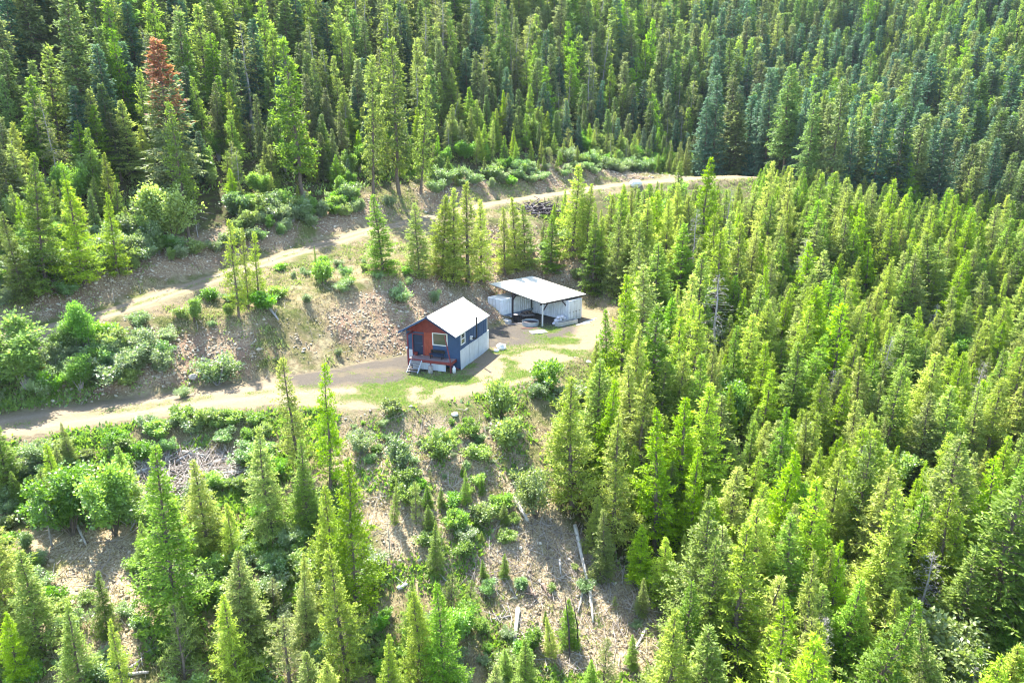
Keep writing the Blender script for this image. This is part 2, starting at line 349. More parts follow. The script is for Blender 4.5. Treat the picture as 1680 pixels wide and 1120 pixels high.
lawn_shade = lawn_shade + .9 * np.exp(-(((gx + 25) / 2.5) ** 2 + ((gy - 53) / 1) ** 2))
strip = np.exp(-(cL / .55) ** 2) * (gx < -17) + np.exp(-((cU + .2) / .4) ** 2) * (dU < 1)
lawn_shade = np.clip(lawn_shade * sstep(.42, .58, fbm(gx, gy, 2.2, 60)) * 1.3 + strip * .22 * sstep(.38, .55, fbm(gx, gy, 3, 65)), 0, .72)
verge = (1 - sstep(1, 4.5, dU + (fbm(gx, gy, 4, 61) - .5) * 3)) * (cU < 0)
road = np.maximum(onroad, onup); road = np.maximum(road, verge * .75 * sstep(.4, .6, fbm(gx, gy, 3, 62)))
road = np.maximum(road, (1 - sstep(1, 5, dL + (fbm(gx, gy, 5, 66) - .5) * 3.5)) * .55 * (cL < 0))
scree = np.maximum(cutb * sstep(.34, .50, fbm(gx, gy, 7, 63)), cutu * .9 * sstep(.4, .55, fbm(gx, gy, 6, 64)))
at = dict(debris=deb, forest=forest, scree=scree, road=road, track=np.clip(track, 0, 1), gravel=np.clip(gravel, 0, 1), lawn_shade=lawn_shade)
fidx = Fg[:, 0]; jj = np.arange(len(ii)) 
cen = lambda A_: (A_.ravel()[Fg[:, 0]] + A_.ravel()[Fg[:, 2]]) / 2
is_lo = cen(dLj) <= .05; is_up = (cen(dU) <= -.6) & ~is_lo
GV = np.stack([gx, gy, gz], -1).reshape(-1, 3)
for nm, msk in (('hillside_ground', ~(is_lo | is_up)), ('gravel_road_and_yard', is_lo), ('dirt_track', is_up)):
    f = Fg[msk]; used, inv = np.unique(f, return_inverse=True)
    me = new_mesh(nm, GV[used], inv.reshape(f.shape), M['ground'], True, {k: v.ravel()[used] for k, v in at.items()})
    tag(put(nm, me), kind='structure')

# ------------------------------------------------------------------ plant builders
def norm(a): return a / (np.linalg.norm(a, axis=-1, keepdims=True) + 1e-9)
def elements(O, D, Up, l, w, tone):
    """lozenge sprays: origin, direction, rough normal, length, width"""
    S = norm(np.cross(D, Up)); l = l[:, None]; w = w[:, None]; Nn = norm(np.cross(S, D))
    mid = O + D * l * .45
    V = np.stack([O, mid + S * w / 2 + Nn * w * .12, O + D * l, mid - S * w / 2 - Nn * w * .12], 1).reshape(-1, 3)
    Fc = np.arange(len(O) * 4).reshape(-1, 4); return V, Fc, np.repeat(tone, 4)
def cones(A_, B_, ra, rb, n=3):
    """thin tapered sticks"""
    D = norm(B_ - A_); up = np.where(np.abs(D[:, 2:3]) > .9, np.array([[1., 0, 0]]), np.array([[0, 0, 1.]])); a = norm(np.cross(D, up)); b = np.cross(D, a); V = []
    for k in range(n):
        t = 2 * math.pi * k / n; V.append(A_ + (a * math.cos(t) + b * math.sin(t)) * ra[:, None])
    for k in range(n):
        t = 2 * math.pi * k / n; V.append(B_ + (a * math.cos(t) + b * math.sin(t)) * rb[:, None])
    V = np.stack(V, 1).reshape(-1, 3); base = np.arange(len(A_))[:, None] * 2 * n
    Fc = np.concatenate([base + np.array([[k, (k + 1) % n, n + (k + 1) % n, n + k]]) for k in range(n)])
    return V, Fc
def trunk_arrays(Hh, r0, lean, seed, n=7, seg=9, top=1.0):
    rg = np.random.default_rng(seed); t = np.linspace(0, top, seg); c = np.zeros((seg, 3)); c[:, 2] = t * Hh - .3 * (t == 0)
    c[:, 0] = np.cumsum(rg.normal(0, lean, seg)) * Hh * .01; c[:, 1] = np.cumsum(rg.normal(0, lean, seg)) * Hh * .01; c[0, :2] = 0
    r = r0 * (1 - t) ** .85 + .012; r[0] *= 1.25
    an = np.linspace(0, 2 * np.pi, n, endpoint=False)
    V = (c[:, None] + np.stack([np.cos(an)[None] * r[:, None], np.sin(an)[None] * r[:, None], np.zeros((seg, n))], -1)).reshape(-1, 3)
    Fc = [[i * n + k, i * n + (k + 1) % n, (i + 1) * n + (k + 1) % n, (i + 1) * n + k] for i in range(seg - 1) for k in range(n)]
    return V, np.array(Fc), t * Hh, c
def conifer(seed, Hh, Rr, base=.08, whorl=.38, nper=5, pt=.75, pb=-.15, droop=.25, lstep=.22, llen=.5, lang=.95, sstep_=.16, el=.26, ew=.085,
            rough=.35, prof=.9, r0=None, keep=1.0, hang=.15, topnarrow=1.0, gaps=.0, mins=.25):
    """returns (trunk arrays, crown arrays): a stem with whorls of branches, side twigs, and needle sprays on each twig"""
    rg = np.random.default_rng(seed)
    tv, tf, tz, tc = trunk_arrays(Hh, r0 or Hh * .011 + .03, .5, seed)
    zs = []; z = base * Hh
    while z < Hh * .985:
        zs.append(z); z += whorl * (1.0 - .55 * z / Hh) * rg.uniform(.7, 1.3)
    Z = np.repeat(zs, nper); nb = len(Z); Z = Z + rg.normal(0, whorl * .22, nb)
    k = rg.random(nb) < keep; Z = Z[k]; nb = len(Z)
    t = np.clip((Z / Hh - base) / (1 - base), 0, 1)
    az = rg.uniform(0, 2 * np.pi, nb)
    wh = np.repeat(rg.uniform(.72, 1.22, len(zs)), nper)[k]
    L = Rr * (1 - t) ** prof * np.minimum(1, .6 + t * 3.5) * wh * rg.uniform(.65, 1.15, nb)
    side = 1 + gaps * np.sin(az * 1 + rg.uniform(0, 6) + t * 5); L = np.maximum(L * side, mins * (1.12 - t) * topnarrow)
    pit = pb + (pt - pb) * t ** 1.2 + rg.normal(0, .10, nb)
    cx = np.interp(Z, tz, tc[:, 0]); cyy = np.interp(Z, tz, tc[:, 1])
    O = np.stack([cx, cyy, Z], 1); ca, sa = np.cos(az), np.sin(az)
    def bp(i, s):
        """point on branch i at fraction s"""
        r = L[i] * s * np.cos(pit[i] * .8); zz = L[i] * (s * np.sin(pit[i]) - droop * (s ** 1.6) * (1 - t[i]) + droop * .55 * s ** 3 * (1 - t[i]))
        return O[i] + np.stack([ca[i] * r, sa[i] * r, zz], 1)
    cnt = np.maximum(2, (L / lstep).astype(int)); bi = np.repeat(np.arange(nb), cnt)
    s = rg.uniform(.12, 1.0, len(bi)) ** .8
    P0 = bp(bi, s); T = norm(bp(bi, np.minimum(s + .06, 1.06)) - bp(bi, s - .04))
    sgn = rg.choice([-1, 1], len(bi)); ang = sgn * (lang + rg.normal(0, .22, len(bi)))
    ang = np.where(s > .93, ang * .3, ang)
    lat = T.copy(); lat[:, 0] = T[:, 0] * np.cos(ang) - T[:, 1] * np.sin(ang); lat[:, 1] = T[:, 0] * np.sin(ang) + T[:, 1] * np.cos(ang)
    lat[:, 2] += rg.normal(0, rough * .6, len(bi)) - hang; lat = norm(lat)
    ll = (llen * L[bi] * (1.05 - s) * rg.uniform(.5, 1.1, len(bi)) + el * .8)
    ns = np.maximum(1, (ll / sstep_).astype(int)) + 1; li = np.repeat(np.arange(len(bi)), ns)
    q = rg.random(len(li)); P1 = P0[li] + lat[li] * (ll[li] * q)[:, None]
    P1[:, 2] -= hang * .35 * ll[li] * q * q
    a2 = rg.choice([-1, 1], len(li)) * rg.uniform(.25, .95, len(li)); ld = lat[li]; D = ld.copy()
    D[:, 0] = ld[:, 0] * np.cos(a2) - ld[:, 1] * np.sin(a2); D[:, 1] = ld[:, 0] * np.sin(a2) + ld[:, 1] * np.cos(a2)
    D += rg.normal(0, rough, (len(li), 3)); D = norm(D)
    Up = norm(np.array([[0, 0, 1.]]) + rg.normal(0, .25 + rough * .9, (len(li), 3)))
    elen = el * rg.uniform(.6, 1.35, len(li)); ewid = ew * rg.uniform(.7, 1.3, len(li))
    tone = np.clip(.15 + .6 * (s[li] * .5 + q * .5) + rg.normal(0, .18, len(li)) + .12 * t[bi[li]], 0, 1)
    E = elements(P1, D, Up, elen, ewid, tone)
    # leader tip
    bA = bp(np.arange(nb), np.zeros(nb)); bM = bp(np.arange(nb), np.full(nb, .5)); bB = bp(np.arange(nb), np.full(nb, .95))
    w1 = cones(bA, bM, .010 + .010 * L, .007 + .005 * L); w2 = cones(bM, bB, .007 + .005 * L, np.full(nb, .004))
    n0 = len(tv); n1 = n0 + len(w1[0])
    TV = np.concatenate([tv, w1[0], w2[0]]); TF = np.concatenate([tf, w1[1] + n0, w2[1] + n1])
    return (TV, TF), E
def merge(*arr):
    V = []; Fc = []; T = []; n = 0
    for v, f, t in arr: V.append(v); Fc.append(f + n); T.append(t); n += len(v)
    return np.concatenate(V), np.concatenate(Fc), np.concatenate(T)
class Kind:
    """a plant kind: meshes for its variants: list of (height, [(part name, mesh), ...])"""
    def __init__(s): s.v = []
def tree_variant(kind, Hh, wood, crown, wmat, cmat, extra=()):
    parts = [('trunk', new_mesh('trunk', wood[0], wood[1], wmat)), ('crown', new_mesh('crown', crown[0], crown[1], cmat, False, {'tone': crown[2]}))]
    kind.v.append((Hh, parts + list(extra)))
KN = {}
def make_kind(name, n, wmat, cmat, fn):
    k = Kind(); KN[name] = k
    for i in range(n):
        Hh, w, c = fn(i); tree_variant(k, Hh, w, c, wmat, cmat)
    return k
def f_larch(i):
    Hh = 11; rr = [2.4, 2.8, 2.0, 3.0, 2.6, 2.2][i]
    w, c = conifer(100 + i, Hh, rr, base=.04, whorl=.34, nper=6, pt=.85, pb=.1, droop=.14, lstep=.11, llen=.45, sstep_=.09, el=.22, ew=.075, rough=.6, prof=.95, keep=.92, hang=.12, gaps=.15)
    return Hh, w, c
make_kind('larch_tree', 5, M['bark'], M['larch'], f_larch)
def f_thin(i):
    Hh = 11; w, c = conifer(140 + i, Hh, 2.0, base=.1, whorl=.4, nper=6, pt=.7, pb=.1, droop=.05, lstep=.13, llen=.38, sstep_=.1, el=.24, ew=.085, rough=.6, prof=.8, keep=.9, hang=.05, gaps=.2); return Hh, w, c
make_kind('spindly_larch', 3, M['bark'], M['larch'], f_thin)
def f_yfir(i):
    Hh = 10; rr = [2.8, 2.5, 3.2, 2.7, 2.3][i]
    w, c = conifer(200 + i, Hh, rr, base=.03, whorl=.31, nper=7, pt=.7, pb=-.05, droop=.22, lstep=.13, llen=.5, sstep_=.10, el=.22, ew=.085, rough=.32, prof=1.0, hang=.12); return Hh, w, c
make_kind('young_fir', 5, M['bark'], M['larch_d'], f_yfir)
def f_fir(i):
    Hh = 23; rr = [3.9, 3.4, 4.2, 3.6, 3.2, 4.0][i]
    w, c = conifer(300 + i, Hh, rr, base=[.12, .2, .1, .25, .15, .3][i], whorl=.6, nper=7, pt=.6, pb=-.3, droop=.3, lstep=.28, llen=.5, sstep_=.23, el=.52, ew=.21, rough=.32, prof=.85, hang=.2, gaps=.2, mins=.3); return Hh, w, c
make_kind('fir_tree', 5, M['bark'], M['fir'], f_fir)
def f_dfir(i):
    Hh = 24; rr = [3.6, 3.1, 3.9, 3.3][i]
    w, c = conifer(360 + i, Hh, rr, base=.1, whorl=.6, nper=7, pt=.5, pb=-.3, droop=.28, lstep=.28, llen=.5, sstep_=.25, el=.54, ew=.22, rough=.28, prof=.82, hang=.22, gaps=.12, mins=.3); return Hh, w, c
make_kind('spruce_tree', 4, M['bark'], M['firblue'], f_dfir)
def f_tlarch(i):
    Hh = 22; w, c = conifer(400 + i, Hh, [3.4, 3.0, 3.7, 3.2][i], base=[.2, .12, .25, .15][i], whorl=.62, nper=6, pt=.7, pb=.0, droop=.12, lstep=.28, llen=.42, sstep_=.25, el=.5, ew=.2, rough=.6, prof=.75, hang=.1, gaps=.25, keep=.85, mins=.3); return Hh, w, c
make_kind('tall_larch', 4, M['bark'], M['larch_d'], f_tlarch)
def f_hem(i):
    Hh = 21; w, c = conifer(440 + i, Hh, 3.1, base=[.25, .35, .2][i], whorl=.7, nper=5, pt=.5, pb=-.25, droop=.3, lstep=.3, llen=.45, sstep_=.27, el=.5, ew=.18, rough=.45, prof=.7, hang=.3, gaps=.3, keep=.72, mins=.3); return Hh, w, c
make_kind('hemlock_tree', 3, M['bark_grey'], M['pine'], f_hem)
def f_pine(i):
    Hh = 7; w, c = conifer(480 + i, Hh, [2.2, 1.9][i], base=.05, whorl=.55, nper=6, pt=1.0, pb=.35, droop=-.05, lstep=.14, llen=.35, sstep_=.09, el=.2, ew=.06, rough=.75, prof=.7, hang=-.1); return Hh, w, c
make_kind('pine_tree', 2, M['bark'], M['pine'], f_pine)
def f_snag(i):
    Hh = 12; rg = np.random.default_rng(500 + i); w, c = conifer(500 + i, Hh, 2.0, base=.2, whorl=.5, nper=4, pt=.3, pb=-.35, droop=.35, lstep=.25, llen=.5, sstep_=.5, el=.3, ew=.03, rough=.6, prof=.5, hang=.5, keep=.8); return Hh, w, c
make_kind('dead_snag', 3, M['bark_grey'], M['bark_grey'], f_snag)
# leafy shrubs and small broadleaf trees
def leafy(seed, Hh, Rr, nst, ncl, nleaf, lsz, spread=.9, low=.15, rcl=.35):
    rg = np.random.default_rng(seed)
    az = rg.uniform(0, 2 * np.pi, nst); out = rg.uniform(.2, 1, nst) ** .7 * Rr * spread; hh = Hh * (1 - .45 * (out / Rr) ** 2) * rg.uniform(.7, 1, nst)
    def sp(i, s): return np.stack([np.cos(az[i]) * out[i] * s ** 1.2, np.sin(az[i]) * out[i] * s ** 1.2, hh[i] * s], 1)
    ids = np.arange(nst); A0 = sp(ids, np.zeros(nst)); A0[:, 2] -= .1; A1 = sp(ids, np.full(nst, .5)); A2 = sp(ids, np.full(nst, .96))
    r = .012 * Hh + .008; w1 = cones(A0, A1, np.full(nst, r), np.full(nst, r * .6)); w2 = cones(A1, A2, np.full(nst, r * .6), np.full(nst, .006))
    ci = rg.integers(0, nst, ncl); s = rg.uniform(low, 1, ncl) ** .65
    C = sp(ci, s) + rg.normal(0, rcl * .5, (ncl, 3)) * Rr * .35; C[:, 2] = np.maximum(C[:, 2], .08)
    A3 = sp(ci, s * .85); w3 = cones(A3, C, np.full(ncl, .008), np.full(ncl, .004))
    li = np.repeat(np.arange(ncl), nleaf); n = len(li)
    cr = rcl * rg.uniform(.6, 1.3, ncl)
    off = norm(rg.normal(0, 1, (n, 3))) * (rg.random(n) ** .4)[:, None] * cr[li][:, None]; off[:, 2] *= .75
    P1 = C[li] + off; P1[:, 2] = np.maximum(P1[:, 2], .03)
    D = norm(off + rg.normal(0, .5, (n, 3)) * cr[li][:, None] + np.array([0, 0, .12])); Up = norm(rg.normal(0, .7, (n, 3)) + np.array([0, 0, 1]))
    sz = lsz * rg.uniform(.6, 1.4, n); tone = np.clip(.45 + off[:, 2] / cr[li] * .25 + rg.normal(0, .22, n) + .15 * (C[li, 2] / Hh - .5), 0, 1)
    E = elements(P1, D, Up, sz, sz * .6, tone)
    n0 = len(w1[0]); n1 = n0 + len(w2[0])
    return (np.concatenate([w1[0], w2[0], w3[0]]), np.concatenate([w1[1], w2[1] + n0, w3[1] + n1])), E
make_kind('willow_bush', 5, M['bark_grey'], M['willow'], lambda i: (2.2,) + leafy(600 + i, 2.2, [1.3, 1.6, 1.1, 1.5, 1.8][i], 16, 95, 34, .15, rcl=.34))
make_kind('maple_bush', 4, M['bark'], M['maple'], lambda i: (2.0,) + leafy(620 + i, 2.0, [1.2, 1.5, 1.0, 1.4][i], 14, 80, 34, .16, rcl=.32))
make_kind('alder_tree', 3, M['bark_grey'], M['alder'], lambda i: (6.5,) + leafy(640 + i, 6.5, [2.2, 2.6, 1.9][i], 9, 150, 45, .22, low=.3, rcl=.6))
make_kind('maple_tree', 3, M['bark'], M['maple'], lambda i: (6.0,) + leafy(660 + i, 6.0, [2.3, 2.7, 2.0][i], 9, 150, 45, .22, low=.25, rcl=.6))

OCC = []      # spots already taken (x, y, r)
def place(kname, x, y, h, label=None, cat='tree', group=None, vi=None, rot=None, wide=1.0, name=None, lean=None, sink=.1):
    k = KN[kname]; vi = random.randrange(len(k.v)) if vi is None else vi; H0, parts = k.v[vi]
    s = h / H0; z = float(H(x, y)) - sink
    e = bpy.data.objects.new(name or kname, None); COL.objects.link(e); e.empty_display_size = .3
    e.location = (x, y, z); q_ = .085 if random.random() < .1 else .03; l = lean or (random.gauss(0, q_), random.gauss(0, q_)); e.rotation_euler = (l[0], l[1], random.uniform(0, 6.28) if rot is None else rot)
    e.scale = (s * wide, s * wide, s)
    for pn, me in parts: put(pn, me, e)
    tag(e, label, cat, group); return e
def place_px(kname, bx, by, ty, label, cat='tree', wide=1.0, vi=None, group=None, name=None, lean=None):
    """foot at photo point (bx, by) on the ground, top at photo row ty"""
    g = ground(bx, by); _, _, Z = project(*g)
    lo, hi = .2, 60
    for _i in range(40):
        mid = (lo + hi) / 2
        if project(g[0], g[1], g[2] + mid)[1] > ty: lo = mid
        else: hi = mid
    OCC.append((g[0], g[1], .10 * lo * wide + .5))
    e = place(kname, g[0], g[1], lo, label, cat, group, vi, None, wide, name, lean)
    return e, lo

# ------------------------------------------------------------------ cabin
def empty(name, loc, rotz=0, **kw):
    e = bpy.data.objects.new(name, None); COL.objects.link(e); e.location = loc; e.rotation_euler = (0, 0, rotz); e.empty_display_size = .5
    return tag(e, **kw)
CX, CY, CA = -5.05, 64.77, .34
CW, CL, EV, RI, OF, OS, OB = 5.7, 7.1, 3.7, 1.7, 1.37, .18, .5
cabin = empty('cabin', (CX, CY, 0), -CA, label='small blue and red cabin with a pale metal gable roof and front porch', cat='cabin')
# local axes: x runs from the front right corner to the right (negative = along the front), y to the rear
def bx(mat, *a, name='part', par=None): return MB().box(*a).build(name, M[mat], par or cabin)
# body walls (blue), with openings left for windows
WT = .12
wall = MB()
wall.box(-CW, 0, CL - WT, CL, .15, EV)                                   # rear
wall.box(-CW, -CW + WT, WT, CL - WT, .15, EV)                            # left
for a in [(.0, .25, .15, EV), (1.3, CL, .15, EV), (.25, 1.3, .15, 2.42), (.25, 1.3, 3.58, EV)]: wall.box(-WT, 0, a[0] + (WT if a[0] == 0 else 0), a[1] - (WT if a[1] == CL else 0), a[2], a[3])
for a in [(-CW, -5.0, .15, EV), (-5.0, -3.92, 3.2, 3.45), (-1.28, 0, .15, EV), (-2.88, -1.28, .15, 2.28), (-2.88, -1.28, 3.55, EV), (-3.92, -3.8, .15, 3.45)]: wall.box(a[0], a[1], 0, WT, a[2], a[3])
wall.build('wall', M['blue'], cabin)
for i in range(11):                                                      # battens, right side
    y = .08 + i * .68
    if .1 < y < 1.45: continue
    MB().box(.001, .03, y, y + .05, 2.0, EV - .02).build('batten', M['blue'], cabin)
MB().box(-5.72, -5.62, -.03, 0, .2, EV - .1).build('corner_board', M['blue'], cabin)
MB().box(-.12, .035, -.035, -.001, .2, EV).build('corner_board', M['blue'], cabin)
# gable boards (vertical, stained red) over the porch wall
n = 19; wb = CW / n
gme = {}
for i in range(n):
    x0 = -CW + i * wb; xm = x0 + wb / 2
    def top(x): return EV + RI * (1 - abs(x + CW / 2) / (CW / 2 + OS)) - .14
    zb = 3.47
    b_ = MB(); x1 = x0 + wb - .012; d = .028 + .008 * (i % 2)
    b_.add([(x0, -d, zb), (x1, -d, zb), (x1, -.001, zb), (x0, -.001, zb), (x0, -d, top(x0)), (x1, -d, top(x1)), (x1, -.001, top(x1)), (x0, -.001, top(x0))],
           [(0, 3, 2, 1), (4, 5, 6, 7), (0, 1, 5, 4), (1, 2, 6, 5), (2, 3, 7, 6), (3, 0, 4, 7)]).build('gable_board', M['red'], cabin)
MB().add([(-CW, CL - .001, EV), (0, CL - .001, EV), (-CW / 2, CL - .001, EV + RI - .1), (-CW, CL - .1, EV), (0, CL - .1, EV), (-CW / 2, CL - .1, EV + RI - .1)],
         [(0, 1, 2), (3, 5, 4), (0, 3, 4, 1), (1, 4, 5, 2), (2, 5, 3, 0)]).build('rear_gable', M['blue'], cabin)
MB().add([(-CW, .002, EV), (0, .002, EV), (-CW / 2, .002, EV + RI - .1), (-CW, .1, EV), (0, .1, EV), (-CW / 2, .1, EV + RI - .1)],
         [(0, 2, 1), (3, 4, 5), (0, 1, 4, 3), (1, 2, 5, 4), (2, 0, 3, 5)]).build('front_gable', M['redpost'], cabin)
# red panel between door and window
for i in range(4):
    MB().box(-3.8 + i * .23, -3.8 + i * .23 + .218, -.03, -.001, 1.12, 3.465).build('door_side_board', M['orange'], cabin)
# door: recessed dark leaf in a red frame
dr = MB().box(-4.98, -3.94, .06, .10, 1.12, 3.18).build('door', M['navy'], cabin)
MB().box(-4.85, -4.07, .052, .058, 2.3, 2.34).build('door_rail', M['blue'], dr)
MB().tube([(-4.06, .03, 2.05), (-4.06, .06, 2.05)], .035).build('handle', M['conc'], dr)
fr = MB(); fr.box(-5.1, -5.0, -.045, .03, 1.12, 3.3); fr.box(-3.93, -3.83, -.045, .03, 1.12, 3.3); fr.box(-5.0, -3.93, -.045, .03, 3.18, 3.3)
fr.build('door_frame', M['redpost'], cabin)
# red post on the left and bits hanging by it
MB().box(-5.02, -4.9, -1.28, -1.16, .1, 3.55).build('porch_post', M['redpost'], cabin)
MB().box(-5.02, -4.9, -1.16, -.05, 3.43, 3.55).build('porch_beam', M['redpost'], cabin)
def window(x0, x1, z0, z1, side=False, name='window'):
    f = .09; w = MB()
    def q(a0, a1, b0, b1, d0, d1):
        if side: w.box(d0, d1, a0, a1, b0, b1)
        else: w.box(a0, a1, -d1, -d0, b0, b1)
    q(x0 - .02, x0 + f, z0, z1, -.04, .05); q(x1 - f, x1 + .02, z0, z1, -.04, .05); q(x0 + f, x1 - f, z0, z0 + f, -.04, .05); q(x0 + f, x1 - f, z1 - f, z1, -.04, .05)
    if side: q(x0 + f, x1 - f, (z0 + z1) / 2 - .035, (z0 + z1) / 2 + .035, -.03, .04)
    o = w.build(name, M['white'], cabin); g = MB()
    if side: g.box(-.03, -.015, x0 + .05, x1 - .05, z0 + .05, z1 - .05)
    else: g.box(x0 + .05, x1 - .05, .015, .03, z0 + .05, z1 - .05)
    g.build('pane', M['glass'], o); return o
window(-2.88, -1.28, 2.28, 3.55)
window(.25, 1.3, 2.42, 3.58, True)
MB().box(-WT - .6, -WT - .02, 1.5, 1.52, .3, .32)
# roof: two slopes with standing ribs, fascia
def slope(sgn):
    xr = -CW / 2; xe = (OS if sgn > 0 else -CW - OS); run = abs(xe - xr); L0, L1 = -OF, CL + OB; T = .07
    zr, ze = EV + RI, EV; b_ = MB()
    b_.add([(xr, L0, zr), (xe, L0, ze), (xe, L1, ze), (xr, L1, zr), (xr, L0, zr - T), (xe, L0, ze - T), (xe, L1, ze - T), (xr, L1, zr - T)],
           [(0, 1, 2, 3) if sgn > 0 else (3, 2, 1, 0), (4, 7, 6, 5), (0, 4, 5, 1), (1, 5, 6, 2), (2, 6, 7, 3), (3, 7, 4, 0)])
    y = L0 + .02
    while y < L1 - .03:
        nx = RI / math.hypot(RI, run) * sgn * .028; nz = run / math.hypot(RI, run) * .028
        b_.add([(xr, y, zr), (xe, y, ze), (xe, y + .03, ze), (xr, y + .03, zr), (xr + nx, y, zr + nz), (xe + nx, y, ze + nz), (xe + nx, y + .03, ze + nz), (xr + nx, y + .03, zr + nz)],
               [(4, 5, 6, 7), (0, 1, 5, 4), (3, 7, 6, 2), (1, 2, 6, 5)])
        y += .305
    rf = b_.build('roof', M['white_roof'], cabin)
    f = MB(); d = .17; fx = xe
    f.add([(xr, L0 - .03, zr + .02), (xe, L0 - .03, ze + .02), (xe, L0 - .03, ze - d), (xr, L0 - .03, zr - d), (xr, L0 - .002, zr + .02), (xe, L0 - .002, ze + .02), (xe, L0 - .002, ze - d), (xr, L0 - .002, zr - d)],
          [(0, 3, 2, 1), (4, 5, 6, 7), (0, 1, 5, 4), (2, 3, 7, 6), (1, 2, 6, 5), (0, 4, 7, 3)]).build('fascia', M['navy'] if sgn > 0 else M['blue'], rf)
    return rf
rf = slope(1); slope(-1)
MB().add([(-CW / 2 - .16, -OF, EV + RI - .055), (-CW / 2, -OF, EV + RI + .045), (-CW / 2 + .16, -OF, EV + RI - .055), (-CW / 2 - .16, CL + OB, EV + RI - .055), (-CW / 2, CL + OB, EV + RI + .045), (-CW / 2 + .16, CL + OB, EV + RI - .055)],
         [(0, 1, 4, 3), (1, 2, 5, 4), (0, 2, 1), (3, 4, 5)]).build('ridge_cap', M['white_roof'], rf)
MB().box(-CW / 2 - .11, -CW / 2 + .11, -OF - .05, -OF + .12, EV + RI - .12, EV + RI + .07).build('ridge_end', M['navy'], rf)
for i in range(5):
    x = -CW + .25 + i * (CW - .5) / 4
    zt = EV + RI * (1 - abs(x + CW / 2) / (CW / 2 + OS)) - .09
    MB().box(x - .03, x + .03, -OF + .02, -.05, zt - .14, zt).build('rafter', M['darkwood'], rf)
# skirt panels
def corr(x0, x1, z0, z1, depth=.03, pitch=.19, ax='x', d=0.0, tilt=0):
    b_ = MB(); n = max(2, int(abs(x1 - x0) / pitch) * 2); V = []; Fq = []
    for k in range(n + 1):
        a = x0 + (x1 - x0) * k / n; o_ = d + (depth if k % 2 else 0); o2 = o_ + tilt
        for zz, oo in ((z0, o2), (z1, o_)): V.append((a, -oo, zz) if ax == 'x' else (oo, a, zz))
        for zz, oo in ((z0, d - .012 + tilt), (z1, d - .012)): V.append((a, -oo, zz) if ax == 'x' else (oo, a, zz))
    for k in range(n):
        i = k * 4; Fq += [(i, i + 4, i + 5, i + 1), (i + 2, i + 3, i + 7, i + 6), (i + 1, i + 5, i + 7, i + 3), (i, i + 2, i + 6, i + 4)]
    Fq += [(0, 1, 3, 2), (n * 4, n * 4 + 2, n * 4 + 3, n * 4 + 1)]
    return b_.add(V, Fq)
ys = [0, 1.15, 2.3, 3.45, 4.65, 5.85, CL]; rg = np.random.default_rng(3)
for a, b_ in zip(ys[:-1], ys[1:]):
    corr(a + .02, b_ - .02, -.25, 2.02 + rg.uniform(-.03, .03), ax='y', d=.035 + rg.uniform(0, .012), tilt=rg.uniform(0, .05)).build('skirt_panel', M['skirt'], cabin)
corr(-CW + .02, -5.1, -.25, 1.6, d=.02).build('skirt_panel', M['skirt'], cabin)
xs = [-4.5, -3.62, -2.75, -1.85, -.95]
for a, b_ in zip(xs[:-1], xs[1:]): corr(a + .01, b_ - .01, .12, .92, d=1.22 + rg.uniform(0, .02)).build('skirt_panel', M['skirt'], cabin)
MB().box(-.03, .06, CL + .01, CL + .45, -.1, 2.1).build('rear_panel', M['white'], cabin)
MB().box(.0, .07, CL + .46, CL + .53, -.1, 2.2).build('rear_post', M['darkwood'], cabin)
MB().box(-.03, .05, CL + .005, CL + .07, 1.6, EV - .1).build('corner_board', M['white'], cabin)
# deck
DZ = 1.1
nb_ = 9
for i in range(nb_):
    w_ = (OF - .06) / nb_; y0 = -OF + .06 + i * w_
    MB().box(-4.88, -.4, y0, y0 + w_ - .012, DZ - .04, DZ).build('deck_board', M['deck'], cabin)
MB().box(-4.9, -.38, -OF + .01, -OF + .055, DZ - .26, DZ + .01).build('deck_rim', M['red'], cabin)
MB().box(-.375, -.33, -OF + .01, -.06, DZ - .26, DZ + .01).build('deck_rim', M['red'], cabin)
for x in (-.5, -2.6): MB().box(x, x + .1, -OF + .1, -OF + .2, -.2, DZ - .05).build('deck_post', M['redpost'], cabin)
for y in (-.9, -.5): MB().box(-4.8, -.5, y, y + .05, DZ - .2, DZ - .045).build('deck_joist', M['darkwood'], cabin)
MB().bar((-1.15, -.9, 3.65), (-.42, -OF + .12, DZ - .1), .09).build('porch_brace', M['redpost'], cabin)
MB().bar((-.42, -OF + .14, DZ - .2), (-.15, -.1, .1), .08).build('porch_brace', M['redpost'], cabin)
# steps
for x in (-4.55, -3.42): MB().bar((x, -OF - 1.05, -.02), (x, -OF + .02, DZ - .1), .05, .2).build('stringer', M['skirt'], cabin)
for i in range(5):
    y = -OF - .93 + i * .205; z = .14 + i * .2
    MB().box(-4.52, -3.45, y - .1, y + .12, z, z + .045).build('stair_tread', M['tread'], cabin)
